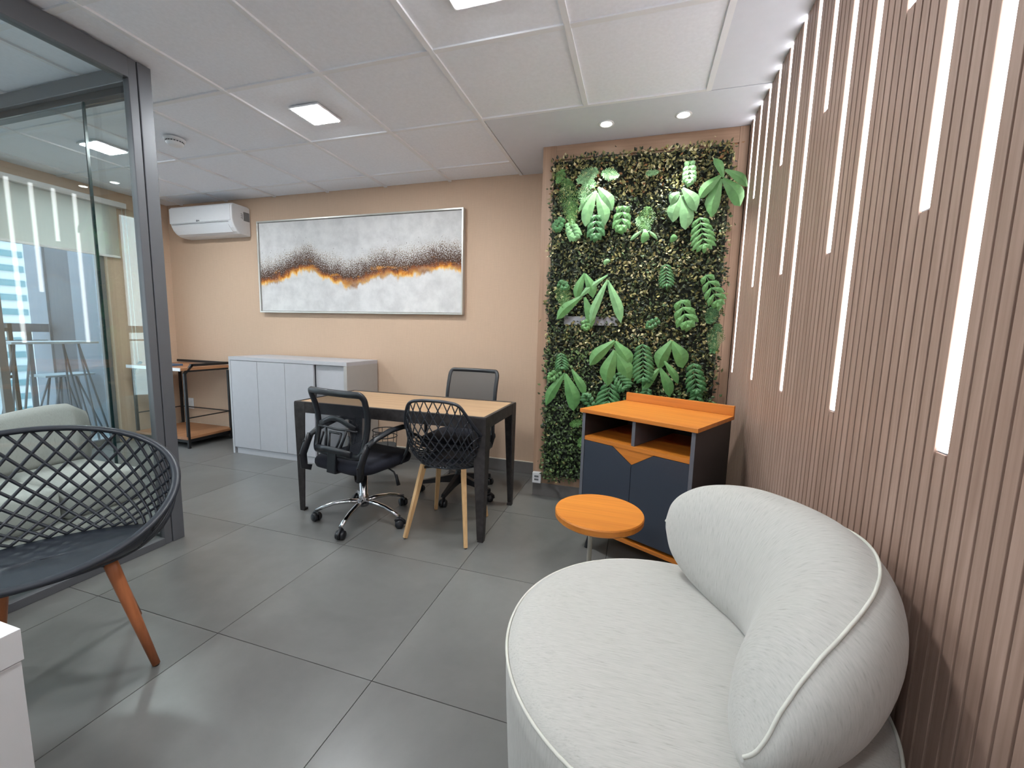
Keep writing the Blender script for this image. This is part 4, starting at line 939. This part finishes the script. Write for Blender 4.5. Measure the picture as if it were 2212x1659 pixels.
# ============================================================ WHITE UNIT at lower left
t = thing('white_cabinet', 'white laminate low cabinet corner at the lower left edge', 'cabinet', (-1.36, 0.17, 0))
MB().bx(-1.60, -1.12, -0.10, 0.434, 0.535, 0.60).build('top', 'white', t, 0.001, world=True)
MB().bx(-1.597, -1.123, -0.097, 0.431, 0.0, 0.532).build('body', 'white', t, 0.001, world=True)

# ============================================================ BALCONY AND CITY
structure(MB().bx(XL-2.0, XL-0.16, -4, 6, -0.16, -0.02).build('balcony_floor', 'facadewhite'))
bs = structure(MB().bx(-6.86, XL-0.16, 3.07, 3.25, -0.02, 3.0).build('balcony_side_wall', 'concretewall'))
for (a, b, mt, th_2) in ((-6.85, -6.52, 'panelpale', 0.03), (-6.51, -6.10, 'paneldark', 0.012), (-6.09, -5.60, 'panelpale', 0.02), (-5.59, -5.13, 'paneldark', 0.012)):
    MB().bx(a, b, 3.07-th_2, 3.069, -0.02, 3.0).build('facade_panel', mt, bs, 0.002)
t = thing('balcony_railing', 'grey metal railing with glass panels along the balcony outside the window', 'railing', (-6.5, 1, 0))
MB().bx(-6.54, -6.44, -4, 3.0, 1.08, 1.17).build('top_rail', 'concretewall', t, world=True)
MB().bx(-6.52, -6.48, -4, 3.0, 0.05, 0.09).build('bottom_rail', 'concretewall', t, world=True)
MB().bx(-6.52, -6.48, -4, 3.0, 0.97, 0.99).build('middle_rail', 'concretewall', t, world=True)
p = MB().box((0, 0, 0), (0.04, 0.04, 1.1)).build('post', 'concretewall', t); p.location = (0, -4.9, 0.53)
for k in range(1, 6): share(p, 'post', t, (0, -4.9+k*1.35, 0.53))
gp = MB().box((0, 0, 0), (0.008, 1.29, 0.84)).build('glass_panel', 'winglass', t); gp.location = (0, -4.225, 0.53)
for k in range(1, 5): share(gp, 'glass_panel', t, (0, -4.225+k*1.35, 0.53))

def table(name, label, x, y, w_, d_, h, sp):
    t = thing(name, label, 'table', (x, y, -0.02))
    MB().box((0, 0, h), (w_, d_, 0.02)).build('tabletop', 'facadewhite', t, 0.002)
    for sx_ in (-1, 1):
        for sy_ in (-1, 1):
            for o_ in (0.0, 0.07): MB().tube([(sx_*(w_/2-0.05), sy_*(d_/2-0.14), h-0.01), (sx_*(w_/2+0.02), sy_*(d_/2-0.08+sp+o_*1.5), 0.0)], 0.009, 8).build('leg', 'concretewall', t)
table('bar_table', 'high white table with splayed thin legs out on the balcony', -5.42, 2.50, 0.34, 0.62, 1.02, 0.0)
table('bar_bench', 'lower white bench with thin legs beside the high table on the balcony', -5.86, 2.80, 0.28, 0.40, 0.66, 0.0)
t = thing('bar_chair', 'black metal bar chair on the balcony cut by the left edge', 'chair', (-6.0, 2.31, -0.02))
for y in (-0.19, 0.19): MB().bar((0.02, y, 0.0), (0, y, 1.19), 0.03, 0.03).build('back_post', 'blackmetal', t)
for z in (1.13, 0.66): MB().bar((0.005, -0.19, z), (0.005, 0.19, z), 0.025, 0.03).build('cross_bar', 'blackmetal', t)
MB().bx(-0.36, 0.0, -0.19, 0.19, 0.70, 0.73).build('seat', 'blackmetal', t, 0.005)
MB().bx(-0.01, 0.015, -0.12, 0.10, 0.86, 0.98).build('back_panel', 'charcoal', t, 0.005)
for y in (-0.17, 0.17): MB().bar((-0.34, y, 0.70), (-0.38, y*1.15, 0.0), 0.025, 0.025).build('leg', 'blackmetal', t)
def tower(label, x, y, w_, d_, h, nf, nw, mats):
    t = thing('apartment_building', label, 'building', (x, y, -30))
    MB().bx(-w_/2, w_/2, -d_/2, d_/2, 0, h).build('wall', mats[0], t)
    fh = h/nf; m = MB()
    wn = None
    for i in range(nf):
        for j in range(nw):
            yy = -d_/2+d_*(j+0.5)/nw; zz = fh*(i+0.55)
            if zz < 20: continue
            if wn is None: wn = MB().box((0, 0, 0), (0.3, d_/nw*0.86, fh*0.42)).build('window', mats[1], t); wn.location = (w_/2, yy, zz)
            else: share(wn, 'window', t, (w_/2, yy, zz))
tower('pale high rise with rows of windows far beyond the balcony, nearer one', -47.6, 21.3, 7, 7.0, 73, 70, 4, ('facadewhite', 'facadeglass'))
tower('white slim high rise far beyond the balcony, shorter one', -60, 33, 8, 7, 52, 50, 4, ('facadewhite', 'concretewall'))
tower('grey blue block far beyond the balcony', -62, 14, 9, 11, 48, 44, 5, ('concretewall', 'facadeglass'))
structure(MB().bx(-140, XL-2.0, -70, 90, -31, -30).build('ground_outside', 'concretewall'))
